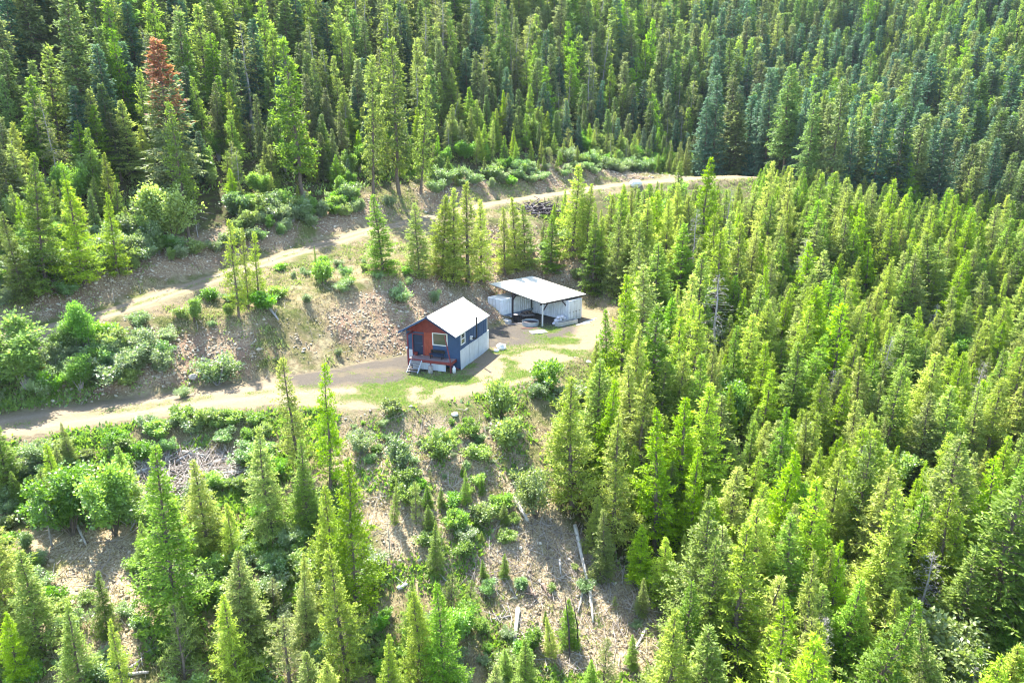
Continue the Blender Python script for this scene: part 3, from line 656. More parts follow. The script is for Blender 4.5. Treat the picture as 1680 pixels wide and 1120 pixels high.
# stove pipe
sp = MB().box(.06, .3, 2.35, 2.62, 2.45, 2.8).build('flue_box', M['white'], cabin)
MB().tube([(.3, 2.5, 2.6), (.62, 2.5, 2.58), (.72, 2.52, 2.68), (.74, 2.53, 2.9), (.74, 2.55, 4.7)], .085, 10).build('flue_pipe', M['black'], cabin)
MB().tube([(.74, 2.55, 4.7), (.74, 2.55, 4.78)], .12, 10).build('flue_cap', M['black'], cabin)
def local(x, y, z):   # cabin axes to world
    c, s = math.cos(-CA), math.sin(-CA); return (CX + x * c - y * s, CY + x * s + y * c, z)
b_ = empty('bench', local(-2.2, -.55, DZ), -CA, label='dark bench table standing on the porch under the cabin window', cat='bench')
MB().box(-.75, .75, -.22, .22, .42, .47).build('seat', M['navy'], b_)
MB().box(-.75, .75, .24, .28, .5, .8).build('backrest', M['black'], b_)
for x in (-.6, .6):
    for y in (-.17, .17): MB().box(x - .035, x + .035, y - .035, y + .035, 0, .42).build('leg', M['black'], b_)
    MB().box(x - .03, x + .03, .2, .24, .2, .8).build('back_post', M['black'], b_)
hb = MB(); hb.tube([(0, 0, -.12), (0, 0, -.05), (0, 0, .08), (0, 0, .14)], [.06, .1, .11, .05], 10)
o = hb.build('hanging_bucket', M['white']); o.location = local(-5.02, -1.34, 2.15); tag(o, 'white pail hung on the red porch post left of the door', 'bucket')
MB().tube([(0, 0, .14), (0, .0, .26)], .012, 5).build('handle', M['black'], o)
pl_ = MB(); pl_.tube([(0, 0, 0), (0, 0, .3), (0, 0, .34)], [.14, .19, .2], 12); o = pl_.build('flower_pot', M['red']); o.location = local(-4.62, -.25, DZ); tag(o, 'small red pot on the porch floor beside the open door', 'pot')
t = empty('propane_tank', local(-.15, -1.1, .02), 0, label='white gas bottle standing on the grass under the right end of the porch', cat='gas bottle')
MB().tube([(0, 0, .05), (0, 0, .1), (0, 0, .5), (0, 0, .58), (0, 0, .62)], [.1, .17, .17, .12, .04], 14).build('cylinder_body', M['white'], t, True)
MB().tube([(0, 0, .0), (0, 0, .06)], .12, 12).build('foot_ring', M['white'], t); MB().tube([(0, 0, .6), (0, 0, .7)], [.09, .1], 10).build('valve_collar', M['white'], t)
t = empty('chopping_block', local(-2.35, -1.75, .0), 0, label='upright grey wooden stump on the grass in front of the porch skirt', cat='stump')
MB().tube([(0, 0, -.1), (0, 0, .4), (.01, 0, .75)], [.25, .22, .21], 12).build('stump', M['bark_grey'], t); MB().tube([(0.01, 0, .752), (.01, 0, .765)], .19, 12).build('sawn_top', M['tread'], t)

# ------------------------------------------------------------------ containers and shed
CONT_L, CONT_W, CONT_H = 6.06, 2.44, 2.6
def container(loc, rot, label, stripe, ladder=False):
    """x runs along the length, y across; doors at x = 0 end"""
    c = empty('shipping_container', loc, rot, label=label, cat='container', group=None)
    Lc, Wc, Hc = CONT_L, CONT_W, CONT_H; z0 = .12
    for y, nm in ((0.03, 'side_wall'), (Wc - .03, 'side_wall')):
        b_ = MB(); n = 15; V = []; sg = -1 if y < 1 else 1
        pr = [(0, 0), (.42, 0), (.52, 1), (.9, 1)]
        pts = []
        for k in range(n):
            for a, d in pr: pts.append((.1 + (k + a) * (Lc - .2) / n, y + (.0 if d == 0 else -.09 * sg)))
        pts.append((Lc - .1, y))
        for (a, yy) in pts:
            for zz in (z0 + .15, Hc - .1): V.append((a, yy, zz))
        for (a, yy) in pts:
            for zz in (z0 + .15, Hc - .1): V.append((a, yy - sg * .02, zz))
        m_ = len(pts); F_ = [(2 * i, 2 * i + 2, 2 * i + 3, 2 * i + 1) for i in range(m_ - 1)] + [(2 * (m_ + i), 2 * (m_ + i) + 1, 2 * (m_ + i) + 3, 2 * (m_ + i) + 2) for i in range(m_ - 1)]
        b_.add(V, F_).build(nm, M['cwhite'], c)
    fr = MB()
    for x in (0, Lc - .1):
        for y in (0, Wc - .1): fr.box(x, x + .1, y, y + .1, z0, Hc)
    for y in (0, Wc - .08):
        fr.box(.1, Lc - .1, y, y + .08, z0, z0 + .15); fr.box(.1, Lc - .1, y, y + .08, Hc - .1, Hc)
    for x in (0, Lc - .08):
        fr.box(x, x + .08, .1, Wc - .1, Hc - .1, Hc); fr.box(x, x + .08, .1, Wc - .1, z0, z0 + .12)
    fr.build('frame', M['cwhite'], c)
    if stripe: MB().box(.3, Lc - .2, -.045, -.02, z0 + .3, z0 + .55).build('kick_rail', M['cstripe'], c)
    MB().box(.08, Lc - .08, .08, Wc - .08, Hc - .06, Hc - .03).build('roof_panel', M['white_roof'], c)
    MB().box(Lc - .06, Lc - .03, .1, Wc - .1, z0 + .12, Hc - .1).build('end_wall', M['cwhite'], c)
    for s in (0, 1):
        y0 = .11 + s * (Wc / 2 - .1); y1 = y0 + Wc / 2 - .13
        d = MB(); d.box(.0, .05, y0, y1, z0 + .13, Hc - .12)
        for k in range(4): d.box(-.02, 0, y0 + .1 + k * .27, y0 + .22 + k * .27, z0 + .3, Hc - .3)
        do = d.build('door', M['cwhite'], c)
        for k in (.25, .8):
            yy = y0 + k * (y1 - y0); MB().tube([(-.05, yy, z0 + .1), (-.05, yy, Hc - .1)], .02, 6).build('locking_bar', M['conc'], do)
            MB().box(-.08, -.05, yy - .02, yy + .25, 1.15, 1.19).build('handle', M['darkwood'], do)
    for x in (.05, Lc - .3):
        for y in (.05, Wc - .3): MB().box(x, x + .25, y, y + .25, -.3, z0).build('foot_block', M['conc'], c)
    return c
CA1 = .80
l1 = (math.cos(CA1), math.sin(CA1))
cl = container((-1.28, 83.6, 0), CA1, 'white container with its doors facing the cabin, left side of the shed roof', True)
a3 = .76
# right one: length runs back-left from its door end at the front right
gx_, gy_ = 6.9, 83.0; ex, ey = math.cos(a3), math.sin(a3)
cr_ = container((gx_ + ex * CONT_W, gy_ + ey * CONT_W, 0), a3 + math.pi / 2 , 'white container with its doors at the right end of the open shed', False)
cr_.location = (gx_ + ex * 0, gy_ + ey * 0, 0)
# rotate so that local +x points back-left and local +y points to the left/front: mirror by placing at the far corner
cr_.rotation_euler = (0, 0, a3 + math.pi / 2); cr_.location = (gx_ + ex * CONT_W, gy_ + ey * CONT_W, 0)
for ch in list(cr_.children):
    pass
SX, SY, SA = 3.61, 80.5, .72; SW, SL, ZF, ZB = 7.5, 9.9, 2.95, 3.75
shed = empty('shed_roof', (SX, SY, 0), SA, label='open shed of a flat pale roof on dark posts standing over the two containers', cat='shed')
def sz(y): return ZF + (ZB - ZF) * y / SL
b_ = MB(); T = .06
b_.add([(0, 0, ZF), (SW, 0, ZF), (SW, SL, ZB), (0, SL, ZB), (0, 0, ZF - T), (SW, 0, ZF - T), (SW, SL, ZB - T), (0, SL, ZB - T)], [(0, 1, 2, 3), (4, 7, 6, 5), (0, 4, 5, 1), (1, 5, 6, 2), (2, 6, 7, 3), (3, 7, 4, 0)])
x = .02
while x < SW - .02:
    b_.add([(x, 0, ZF), (x + .03, 0, ZF), (x + .03, SL, ZB), (x, SL, ZB), (x, 0, ZF + .028), (x + .03, 0, ZF + .028), (x + .03, SL, ZB + .028), (x, SL, ZB + .028)], [(4, 5, 6, 7), (0, 4, 7, 3), (1, 2, 6, 5), (0, 1, 5, 4)]); x += .305
b_.build('roof', M['white_roof'], shed)
for x in (.25, 2.6, 5.0, SW - .3): MB().add([(x, .1, sz(.1) - T - .16), (x + .07, .1, sz(.1) - T - .16), (x + .07, SL - .1, sz(SL - .1) - T - .16), (x, SL - .1, sz(SL - .1) - T - .16), (x, .1, sz(.1) - T - .003), (x + .07, .1, sz(.1) - T - .003), (x + .07, SL - .1, sz(SL - .1) - T - .003), (x, SL - .1, sz(SL - .1) - T - .003)],
    [(0, 3, 2, 1), (4, 5, 6, 7), (0, 1, 5, 4), (1, 2, 6, 5), (2, 3, 7, 6), (3, 0, 4, 7)]).build('rafter', M['darkwood'], shed)
for y in (.45, 5.2): MB().box(.1, SW - .1, y, y + .1, sz(y) - T - .36, sz(y) - T - .165).build('beam', M['darkwood'], shed)
def shed_local(wx, wy):
    dx, dy = wx - SX, wy - SY; c, s = math.cos(SA), math.sin(SA); return dx * c + dy * s, -dx * s + dy * c
for (px_, py_, mt_, wd) in ((883, 545, 'white', .13), (823.5, 525.5, 'darkwood', .17), (930, 526.5, 'darkwood', .18), (871, 513, 'darkwood', .17)):
    g = at_z(px_, py_, 0); lx, ly = shed_local(g[0], g[1]); lx = max(lx, .25); ly = max(ly, .25); ztop = sz(max(ly, 0)) - T - .17
    MB().box(lx - wd / 2, lx + wd / 2, ly - wd / 2, ly + wd / 2, -.2, ztop).build('post', M[mt_], shed)
    if mt_ == 'darkwood':
        MB().bar((lx, ly, ztop - .95), (lx + (.8 if px_ < 900 else -.85), ly, ztop - .02), .11).build('brace', M['darkwood'], shed)
    else:
        MB().bar((lx + .02, ly + .05, ztop - .95), (lx + .9, ly + .05, ztop - .02), .11).build('brace', M['darkwood'], shed)
g = at_z(883, 545, 0)
o = MB().box(-.95, .95, -.6, .6, -.1, .09).build('concrete_pad', M['conc']); o.location = (g[0], g[1], 0); o.rotation_euler = (0, 0, .3); tag(o, 'pale concrete pad under the white front post of the shed', 'concrete pad')
# things in the yard
def yard(px_, py_, z=0): g = at_z(px_, py_, z); return (g[0], g[1], z)
t = empty('round_tub', yard(870, 533), 0, label='low round galvanised tub on the ground under the shed roof', cat='tub')
MB().tube([(0, 0, .0), (0, 0, .5)], 1.0, 24, False).build('tub_wall', M['tank'], t); MB().tube([(0, 0, .48), (0, 0, .53)], 1.03, 24, False).build('rim', M['conc'], t); MB().tube([(0, 0, .3), (0, 0, .32)], .98, 24).build('ash_fill', M['darkwood'], t)
t = empty('grey_trough', yard(929, 533), .62, label='long low pale grey box beside the right shed post', cat='trough')
tb = MB(); tb.box(-1.5, 1.5, -.35, -.3, 0, .55); tb.box(-1.5, 1.5, .3, .35, 0, .55); tb.box(-1.5, -1.45, -.3, .3, 0, .55); tb.box(1.45, 1.5, -.3, .3, 0, .55); tb.build('side_board', M['conc'], t); MB().box(-1.44, 1.44, -.29, .29, .02, .4).build('fill', M['darkwood'], t)
def rocky(seed, r, sq=.7):
    rg_ = np.random.default_rng(seed); bm_v = []
    import bmesh
    bm = bmesh.new(); bmesh.ops.create_icosphere(bm, subdivisions=2, radius=r)
    for v in bm.verts:
        k = 1 + .28 * (vnoise(v.co.x * 3 + seed, v.co.y * 3 + v.co.z * 2, r * 1.6, seed) - .5) * 2; v.co = Vector((v.co.x * k, v.co.y * k * .85, v.co.z * k * sq))
    me = bpy.data.meshes.new('rock'); bm.to_mesh(me); bm.free(); return me
sk = rocky(77, .32, .55); sk.materials.append(M['bag'])
for i, (dx, dy, dz) in enumerate([(-.9, .0, .18), (-.35, .05, .18), (.2, 0, .2), (-.6, .1, .5), (-.05, .05, .52), (-.3, .05, .82), (.55, .1, .6), (.3, .0, .85)]):
    o = put('white_sack', sk, None, Vector(yard(919, 531)) + Vector((dx * .8, dy + dx * .55, dz))); o.rotation_euler = (0, 0, i * 1.3)
    tag(o, 'white sack in the heap beside the right shed post', 'sack', 'white sacks heaped by the right shed post')
t = empty('firewood_stack', yard(864, 519), .8, label='dark brown firewood stack in front of the left container wall', cat='firewood')
lg = MB().tube([(0, -.25, 0), (0, .25, 0)], .09, 7).v
for r_ in range(4):
    for k in range(11 - r_):
        MB().tube([(-1 + k * .19 + r_ * .095, -.26 + .03 * ((k * 7) % 3), .09 + r_ * .165), (-1 + k * .19 + r_ * .095, .26, .09 + r_ * .165)], .088, 7).build('log', M['log_brown'] if (k + r_) % 3 else M['darkwood'], t)
t = empty('black_bin', yard(846, 527.5), .4, label='black bin with a pale lid under the left of the shed roof', cat='bin')
MB().tube([(0, 0, 0), (0, 0, .85)], [.27, .33], 12).build('bin_body', M['black'], t); MB().tube([(0, 0, .86), (0, 0, .91)], .34, 12).build('lid', M['tread'], t)
t = empty('low_table', yard(866, 523.5), .3, label='low pale plank table between the bin and the round tub', cat='table')
for k in range(4): MB().box(-.8, .8, -.4 + k * .2, -.4 + k * .2 + .185, .5, .54).build('plank', M['tread'], t)
for x in (-.7, .7):
    for y in (-.3, .3): MB().box(x - .04, x + .04, y - .04, y + .04, 0, .5).build('leg', M['darkwood'], t)
for i, (a, b_, rr, lb) in enumerate([((841, 532), .2, 1.1, 'pale board on the ground nearest the left shed post'), ((857, 531), -.1, 1.2, 'pale board lying left of the round tub'), ((878, 526.5), .1, .9, 'short pale board lying behind the white post')]):
    o = MB().box(-rr / 2, rr / 2, -.12, .12, 0, .05).build('loose_board', M['tread']); o.location = yard(*a, .02); o.rotation_euler = (0, 0, b_); tag(o, lb, 'board')
for i, (a, lb) in enumerate([((833.5, 530.5), 'grey concrete block at the foot of the left shed post'), ((828, 528.5), 'grey concrete block nearest the left container doors'), ((900, 516.5), 'pale block box against the right container wall')]):
    o = MB().box(-.35, .35, -.25, .25, -.05, .4 if i < 2 else .7).build('concrete_block', M['conc']); o.location = yard(*a); o.rotation_euler = (0, 0, .8 if i < 2 else -.7); tag(o, lb, 'block')
for i in range(4):
    g = yard(957 + i * 4.5, 531.5 - i * 2.4, .02); o = MB().box(-1.0, 1.0, -.11, .11, 0, .06).build('timber_plank', M['tread'] if i % 2 else M['white']); o.location = g; o.rotation_euler = (0, 0, .55 + .08 * i)
    tag(o, 'pale plank laid on the grass beside the right container', 'plank', 'planks on the grass right of the shed')
o = MB().tube([(-.25, 0, .12), (.25, 0, .12)], .1, 8).build('white_jug', M['white']); o.location = yard(885.5, 548); tag(o, 'small white jug lying by the concrete pad', 'jug')
o = MB().box(-.9, .9, -.05, .05, .02, .08).build('red_pole', M['red']); o.location = yard(868, 539); o.rotation_euler = (0, 0, .05); tag(o, 'thin red bar on the ground in front of the round tub', 'bar')

# ------------------------------------------------------------------ stones, boulders
rk = []
for i in range(5):
    me = rocky(30 + i, 1.0, .65); me.materials.append(M['rockw'] if i < 3 else M['rock']); rk.append(me)
def stone(px_, py_, r, vi, label, group=None, sink=.25):
    g = ground(px_, py_); o = put('boulder', rk[vi], None, (g[0], g[1], g[2] + r * .65 - r * sink)); o.scale = (r, r, r); o.rotation_euler = (0, 0, vi * 1.7 + px_); tag(o, label, 'rock', group); return o
stone(823, 573, .62, 0, 'pale boulder on the grass to the right of the cabin')
stone(814, 577, .3, 1, 'smaller pale rock touching the boulder right of the cabin')
stone(746, 683, .3, 1, 'white stone on the slope below the cabin grass')
stone(1043, 306, 1.1, 2, 'big white rock beside the far end of the upper road')
stone(318, 622, .45, 3, 'pale rock at the bank foot left of the round willow')
stone(966, 598, .4, 4, 'grey rock at the edge of the forest right of the pad')
PILE = [(215, 765), (290, 738), (385, 742), (405, 785), (330, 795), (285, 820), (245, 855), (215, 850)]

# ------------------------------------------------------------------ plants one can point to, each at its own foot in the photograph
HAND = [
 # kind, foot x, foot y, top y, width factor, label
 ('fir_tree', 290, 335, 62, 1.3, 'tall fir whose top has turned rust red, on the hillside above the upper road'),
 ('tall_larch', 655, 318, 62, 1.0, 'tall bright green larch with a bare pole stem above the middle of the upper road'),
 ('tall_larch', 612, 325, 88, .9, 'bright green larch standing just left of the tallest pole stemmed larch'),
 ('tall_larch', 500, 330, 60, 1.0, 'tall pale larch standing between the red topped fir and the bright larches'),
 ('tall_larch', 690, 318, 120, .9, 'yellowish larch right of the tallest pole stemmed larch'),
 ('tall_larch', 310, 395, 165, .9, 'bright larch at the foot of the hillside right of the red topped fir'),
 ('maple_tree', 282, 400, 275, 1.0, 'big yellow green leafy tree below the red topped fir beside the upper road'),
 ('larch_tree', 140, 470, 292, 1.2, 'bright green larch beside the upper road near the left edge'),
 ('larch_tree', 195, 455, 315, 1.0, 'second bright larch beside the upper road, right of the one near the left edge'),
 ('young_fir', 40, 495, 345, .9, 'dark dense fir at the left edge above the upper road'),
 ('young_fir', 75, 480, 250, .75, 'taller dark fir behind the dense fir at the left edge'),
 ('young_fir', 628, 447, 318, 1.12, 'young pointed fir between the upper road and the scree, leftmost above the cabin'),
 ('young_fir', 688, 455, 330, 1.05, 'young pointed fir second in the row above the cabin roof'),
 ('larch_tree', 742, 462, 308, 1.26, 'young larch in the tight clump directly above the cabin roof, its left stem'),
 ('larch_tree', 766, 468, 298, 1.33, 'tallest young larch of the tight clump above the cabin roof'),
 ('larch_tree', 789, 462, 325, 1.12, 'right stem of the tight larch clump above the cabin roof'),
 ('larch_tree', 828, 452, 340, 1.26, 'slim larch just behind the left corner of the shed roof'),
 ('larch_tree', 848, 448, 322, 1.12, 'second slim larch behind the left part of the shed roof'),
 ('larch_tree', 725, 455, 318, 1.2, 'slim larch at the left side of the tight clump above the cabin roof'),
 ('young_fir', 860, 440, 335, 1.1, 'small fir between the slim larches and the shed roof peak'),
 ('young_fir', 902, 445, 352, 1.26, 'grey green young fir behind the peak of the shed roof'),
 ('larch_tree', 938, 425, 268, 1.25, 'broad dense larch clump tree by the upper road left of its far bend'),
 ('larch_tree', 962, 430, 300, .9, 'larch close on the right of the broad dense roadside larch'),
 ('larch_tree', 1000, 400, 318, 1.12, 'young larch just below the big white roadside rock'),
 ('young_fir', 1105, 412, 262, 0.98, 'tall thin larch like fir just right of the big white roadside rock'),
 ('larch_tree', 1150, 430, 256, 1.12, 'tall bright larch in front of the far bend of the upper road'),
 ('larch_tree', 1245, 432, 262, .9, 'tall bright larch at the right end of the pale road bend'),
 ('larch_tree', 1285, 425, 275, .9, 'bright larch just right of the pale road bend'),
 ('young_fir', 1335, 435, 285, .9, 'dark green fir at the upper edge of the young forest beside the bright larches'),
 ('young_fir', 972, 478, 350, 0.98, 'slim fir standing close behind the right corner of the shed roof'),
 ('pine_tree', 1040, 505, 430, 1.3, 'olive brown bushy pine right of the shed roof'),
 ('maple_tree', 1065, 600, 520, 1.2, 'bright leafy tree at the forest edge right of the yard'),
 ('young_fir', 1038, 660, 545, .8, 'yellow green fir at the forest edge right of the yard'),
 ('larch_tree', 1135, 700, 500, 1.1, 'large pointed larch rising from the forest edge right of the yard'),
 ('larch_tree', 1238, 705, 560, 1.1, 'pointed bright larch deeper in the young forest right of the largest edge larch'),
 ('maple_bush', 900, 640, 578, .8, 'dense leafy bush on the slope edge right of the cabin'),
 ('maple_bush', 820, 690, 622, .75, 'tall narrow dark green bush on the slope below the cabin shadow'),
 ('maple_bush', 826, 735, 672, .9, 'round bright green bush under the narrow dark bush below the cabin'),
 ('maple_bush', 646, 682, 648, 1.1, 'low dark green bush at the edge of the grass below the porch steps'),
 ('maple_bush', 770, 718, 680, .8, 'small bush on the rocky slope, left of the round bright bush'),
 ('willow_bush', 655, 768, 712, .8, 'grey green bush on the rocky slope, leftmost of its row'),
 ('maple_bush', 722, 755, 700, .9, 'bright low bush in the middle of the rocky slope'),
 ('maple_bush', 782, 757, 722, 1.1, 'small grey green bush right of the middle of the rocky slope'),
 ('willow_bush', 594, 745, 700, .8, 'thin pale bush at the left of the rocky slope'),
 ('young_fir', 646, 860, 782, .5, 'small narrow dark fir at the left end of the low thicket'),
 ('pine_tree', 682, 862, 788, .7, 'small bright bushy fir at the left of the low thicket'),
 ('young_fir', 765, 828, 768, .7, 'little fir at the upper edge of the low thicket'),
 ('young_fir', 716, 942, 852, .8, 'young dark green fir standing below the low thicket'),
 ('spindly_larch', 492, 775, 582, 1.0, 'tall thin larch with sparse open branches beside the lower road'),
 ('spindly_larch', 542, 800, 598, .9, 'second tall thin larch right of the sparse one by the lower road'),
 ('young_fir', 447, 872, 698, .95, 'broad dense olive green tree left of the two thin larches'),
 ('young_fir', 505, 860, 715, 1.0, 'dark green tree under the thin sparse larches'),
 ('larch_tree', 588, 1005, 752, .95, 'large bright larch with dark shaded right side in the lower middle'),
 ('larch_tree', 548, 960, 790, 1.0, 'bright larch just left of the large one in the lower middle'),
 ('larch_tree', 570, 1115, 892, .95, 'bright yellow green larch in front of the large one in the lower middle'),
 ('young_fir', 288, 1020, 728, .85, 'largest bright green fir of the lower left with drooping branches'),
 ('pine_tree', 305, 1130, 985, 1.0, 'yellow green pine with clumped rounded branches near the bottom left'),
 ('young_fir', 405, 1065, 905, 1.1, 'bushy young fir right of the largest fir in the lower left'),
 ('larch_tree', 8, 1015, 790, 1.2, 'bright larch cut by the left edge of the photo'),
 ('young_fir', 70, 1060, 900, 1.1, 'dark fir beside the larch at the left edge'),
 ('young_fir', 15, 800, 690, 1.1, 'dark dense fir at the left edge below the lower road'),
 ('young_fir', 117, 758, 690, .8, 'small pointed fir on the lower edge of the lower road'),
 ('maple_tree', 120, 880, 748, .9, 'pale green leafy tree left of the log pile'),
 ('maple_tree', 190, 880, 740, .8, 'bright green leafy tree beside the log pile'),
 ('young_fir', 178, 1040, 935, .9, 'small dark fir in the lower left clearing'),
 ('pine_tree', 480, 1135, 1005, 1.2, 'round topped bright pine at the bottom right of the bushy young fir'),
 ('larch_tree', 690, 1130, 965, .9, 'bright young larch at the bottom middle left of the log litter'),
 ('young_fir', 730, 1140, 950, .8, 'greyish young fir right behind the bottom middle larch'),
 ('larch_tree', 640, 1180, 1040, 1.0, 'short yellow larch at the bottom edge between the bright larches'),
 ('larch_tree', 940, 830, 612, 1.25, 'large dark green larch at the edge of the rocky slope'),
 ('maple_tree', 880, 852, 745, .8, 'bright leafy tree below the large larch at the edge of the rocky slope'),
 ('larch_tree', 1005, 890, 680, 1.1, 'larch with yellow tips in the first row right of the rocky slope'),
 ('larch_tree', 1075, 905, 672, 1.1, 'tall full larch right of the yellow tipped one'),
 ('larch_tree', 968, 905, 810, 1.0, 'low spreading larch in front of the first forest row'),
 ('young_fir', 985, 950, 830, 1.0, 'young fir beside the upper end of the long pale log'),
 ('young_fir', 1052, 1010, 945, .9, 'small bright fir right of the long pale log'),
 ('young_fir', 932, 1060, 980, .9, 'small dark green fir below the end of the long pale log'),
 ('young_fir', 795, 952, 915, 1.0, 'knee high fir left of the log litter'),
 ('young_fir', 828, 948, 905, 1.0, 'knee high bright fir touching the log litter'),
 ('pine_tree', 1008, 1000, 975, 1.1, 'tiny bushy pine right of the log litter'),
 ('young_fir', 1035, 1095, 1040, 1.0, 'yellowish small fir near the bottom right of the log litter'),
 ('young_fir', 1085, 1185, 1010, 1.1, 'broad young fir at the bottom edge right of the log litter'),
 ('young_fir', 968, 1150, 1080, 1.0, 'bright small fir on the bottom edge below the log litter'),
 ('young_fir', 860, 1150, 1050, 1.0, 'bright yellow green fir on the bottom edge left of the standing poles'),
 ('young_fir', 520, 458, 402, .45, 'small lone pointed sapling between the upper road and the scree'),
 ('maple_bush', 532, 466, 425, .9, 'leafy bush around the lone pointed sapling'),
 ('spindly_larch', 392, 520, 358, .8, 'tallest bare stemmed tree at the top of the dark bank'),
 ('spindly_larch', 408, 508, 372, .6, 'thin half bare tree close behind the tallest one on the bank'),
 ('spindly_larch', 425, 500, 378, .9, 'thin tree with a dense tuft on top at the top of the bank'),
 ('maple_bush', 437, 508, 470, 1.4, 'dark green round bush under the thin trees on the bank'),
 ('maple_bush', 460, 490, 462, 1.2, 'yellow green bush right of the round bush on the bank'),
 ('maple_tree', 318, 530, 475, .8, 'bright leafy tree on the bank top left of the thin trees'),
 ('maple_bush', 378, 518, 490, .7, 'small leafy bush at the foot of the tallest bare stemmed tree'),
 ('willow_bush', 358, 632, 575, 1.1, 'round pale willow bush at the roadside under the dark bank'),
 ('willow_bush', 302, 652, 630, 1.0, 'low pale willow bush on the verge left of the round one'),
 ('willow_bush', 556, 585, 568, .8, 'tiny pale bush at the foot of the scree left of the cabin'),
 ('willow_bush', 660, 496, 462, 1.0, 'pale bush on the scree above the cabin roof'),
 ('willow_bush', 714, 498, 470, .6, 'narrow green bush on the scree close behind the cabin roof'),
 ('willow_bush', 567, 480, 455, 1.2, 'pale bush at the top of the scree slope'),
 ('alder_tree', 45, 640, 500, 1.2, 'tall pale leafy tree at the left edge between the two roads'),
 ('alder_tree', 148, 580, 480, .9, 'tall pale leafy tree beside the upper road at the left'),
 ('maple_tree', 160, 620, 560, 1.2, 'bright yellow green leafy tree in the thicket between the two roads'),
 ('maple_bush', 205, 572, 545, 1.4, 'yellow green bush at the top of the thicket between the two roads'),
 ('willow_bush', 805, 975, 945, .8, 'low pale bush in the log litter'),
 ('dead_snag', 640, 912, 840, .8, 'small grey dead spindle standing left of the low thicket'),
 ('dead_snag', 1332, 1150, 1000, 1.0, 'grey dead tree with drooping twigs near the bottom right'),
 ('dead_snag', 1500, 1060, 905, 1.3, 'grey dead tree with long bare branches in the lower right forest'),
 ('dead_snag', 1655, 1110, 1005, .9, 'short grey dead tree at the lower right edge'),
 ('dead_snag', 1590, 690, 590, 1.3, 'grey dead tree with bare branches at the right edge of the young forest'),
 ('dead_snag', 1352, 600, 520, .8, 'pale dead tree between the bright larches of the young forest'),
 ('dead_snag', 325, 390, 310, .7, 'white dead spike with bare branches at the edge of the hillside forest'),
 ('dead_snag', 85, 895, 820, 1.4, 'grey dead branches heaped left of the leafy trees in the lower left'),
 ('fir_tree', 45, 240, 0, 1.0, 'pale thinning fir at the upper left corner'),
 ('fir_tree', 145, 250, -30, 1.0, 'tall thin crowned fir in the upper left, bare stem showing'),
]
red_parts = None
placed = []
for it in HAND:
    kn, fx, fy, ty, wd, lb = it
    cat_ = 'bush' if 'bush' in kn else ('dead tree' if 'snag' in kn else 'tree')
    e, hh = place_px(kn, fx, fy, ty, lb, cat_, wd, vi=0 if 'red' in lb and 'whose' in lb else None)
    placed.append((kn, fx, fy, round(hh, 1)))
    if 'whose top' in lb: OCC.append((e.location.x + 1.5, e.location.y - 2, 6.0))
    if 'whose top' in lb:           # the rust red dead top: dead sprays over the upper part of the crown
        c = [k for k in e.children if k.name.startswith('crown')][0]; me = c.data
        co = np.empty(len(me.vertices) * 3, np.float32); me.vertices.foreach_get('co', co); co = co.reshape(-1, 4, 3); tn = np.empty(len(me.vertices), np.float32); me.attributes['tone'].data.foreach_get('value', tn); tn = tn.reshape(-1, 4)
        pz = co[:, 0, 2] / 23; rr_ = np.random.default_rng(1).random(len(pz)); sel = (pz > .76) | ((pz > .45) & (rr_ < (pz - .45) / .3 * .9 * (vnoise(co[:, 0, 0], co[:, 0, 2], 1.6, 9) * 1.6)))
        for nm, s_, mt_ in (('crown', ~sel, M['fir']), ('dead_top', sel, M['rust'])):
            v = co[s_].reshape(-1, 3); m_ = new_mesh(nm, v, np.arange(len(v)).reshape(-1, 4), mt_, False, {'tone': tn[s_].ravel()})
            if nm == 'crown': c.data = m_
            else: tag(put('dead_top', m_, e), 'rust red dead top of the crown')


# ------------------------------------------------------------------ the forests: every tree that shows is a thing up to the limit, the rest one mass
occ = np.array(OCC)
cand = []
def sow(x0, x1, y0, y1, sp, seed):
    rg_ = np.random.default_rng(seed); X = np.arange(x0, x1, sp); Y = np.arange(y0, y1, sp * .87); a, b = np.meshgrid(X, Y); a = a + (np.arange(len(Y))[:, None] % 2) * sp / 2
    a = (a + rg_.uniform(-.42, .42, a.shape) * sp).ravel(); b = (b + rg_.uniform(-.42, .42, b.shape) * sp).ravel(); return a, b, rg_
def frame_ok(x, y, h, m=40):
    z = H(x, y); px, py, Z = project(x, y, z); tx, ty, _ = project(x, y, z + h)
    return (np.maximum(px, tx) > -m - 60) & (np.minimum(px, tx) < 1680 + m) & (py > -20) & (ty < 1120 + m) & (Z > 8) & (ty > -900)
def clear_of(x, y, f=1.0):
    d = np.hypot(x[:, None] - occ[None, :, 0], y[:, None] - occ[None, :, 1]) - occ[None, :, 2] * 1.1; return d.min(1) > f
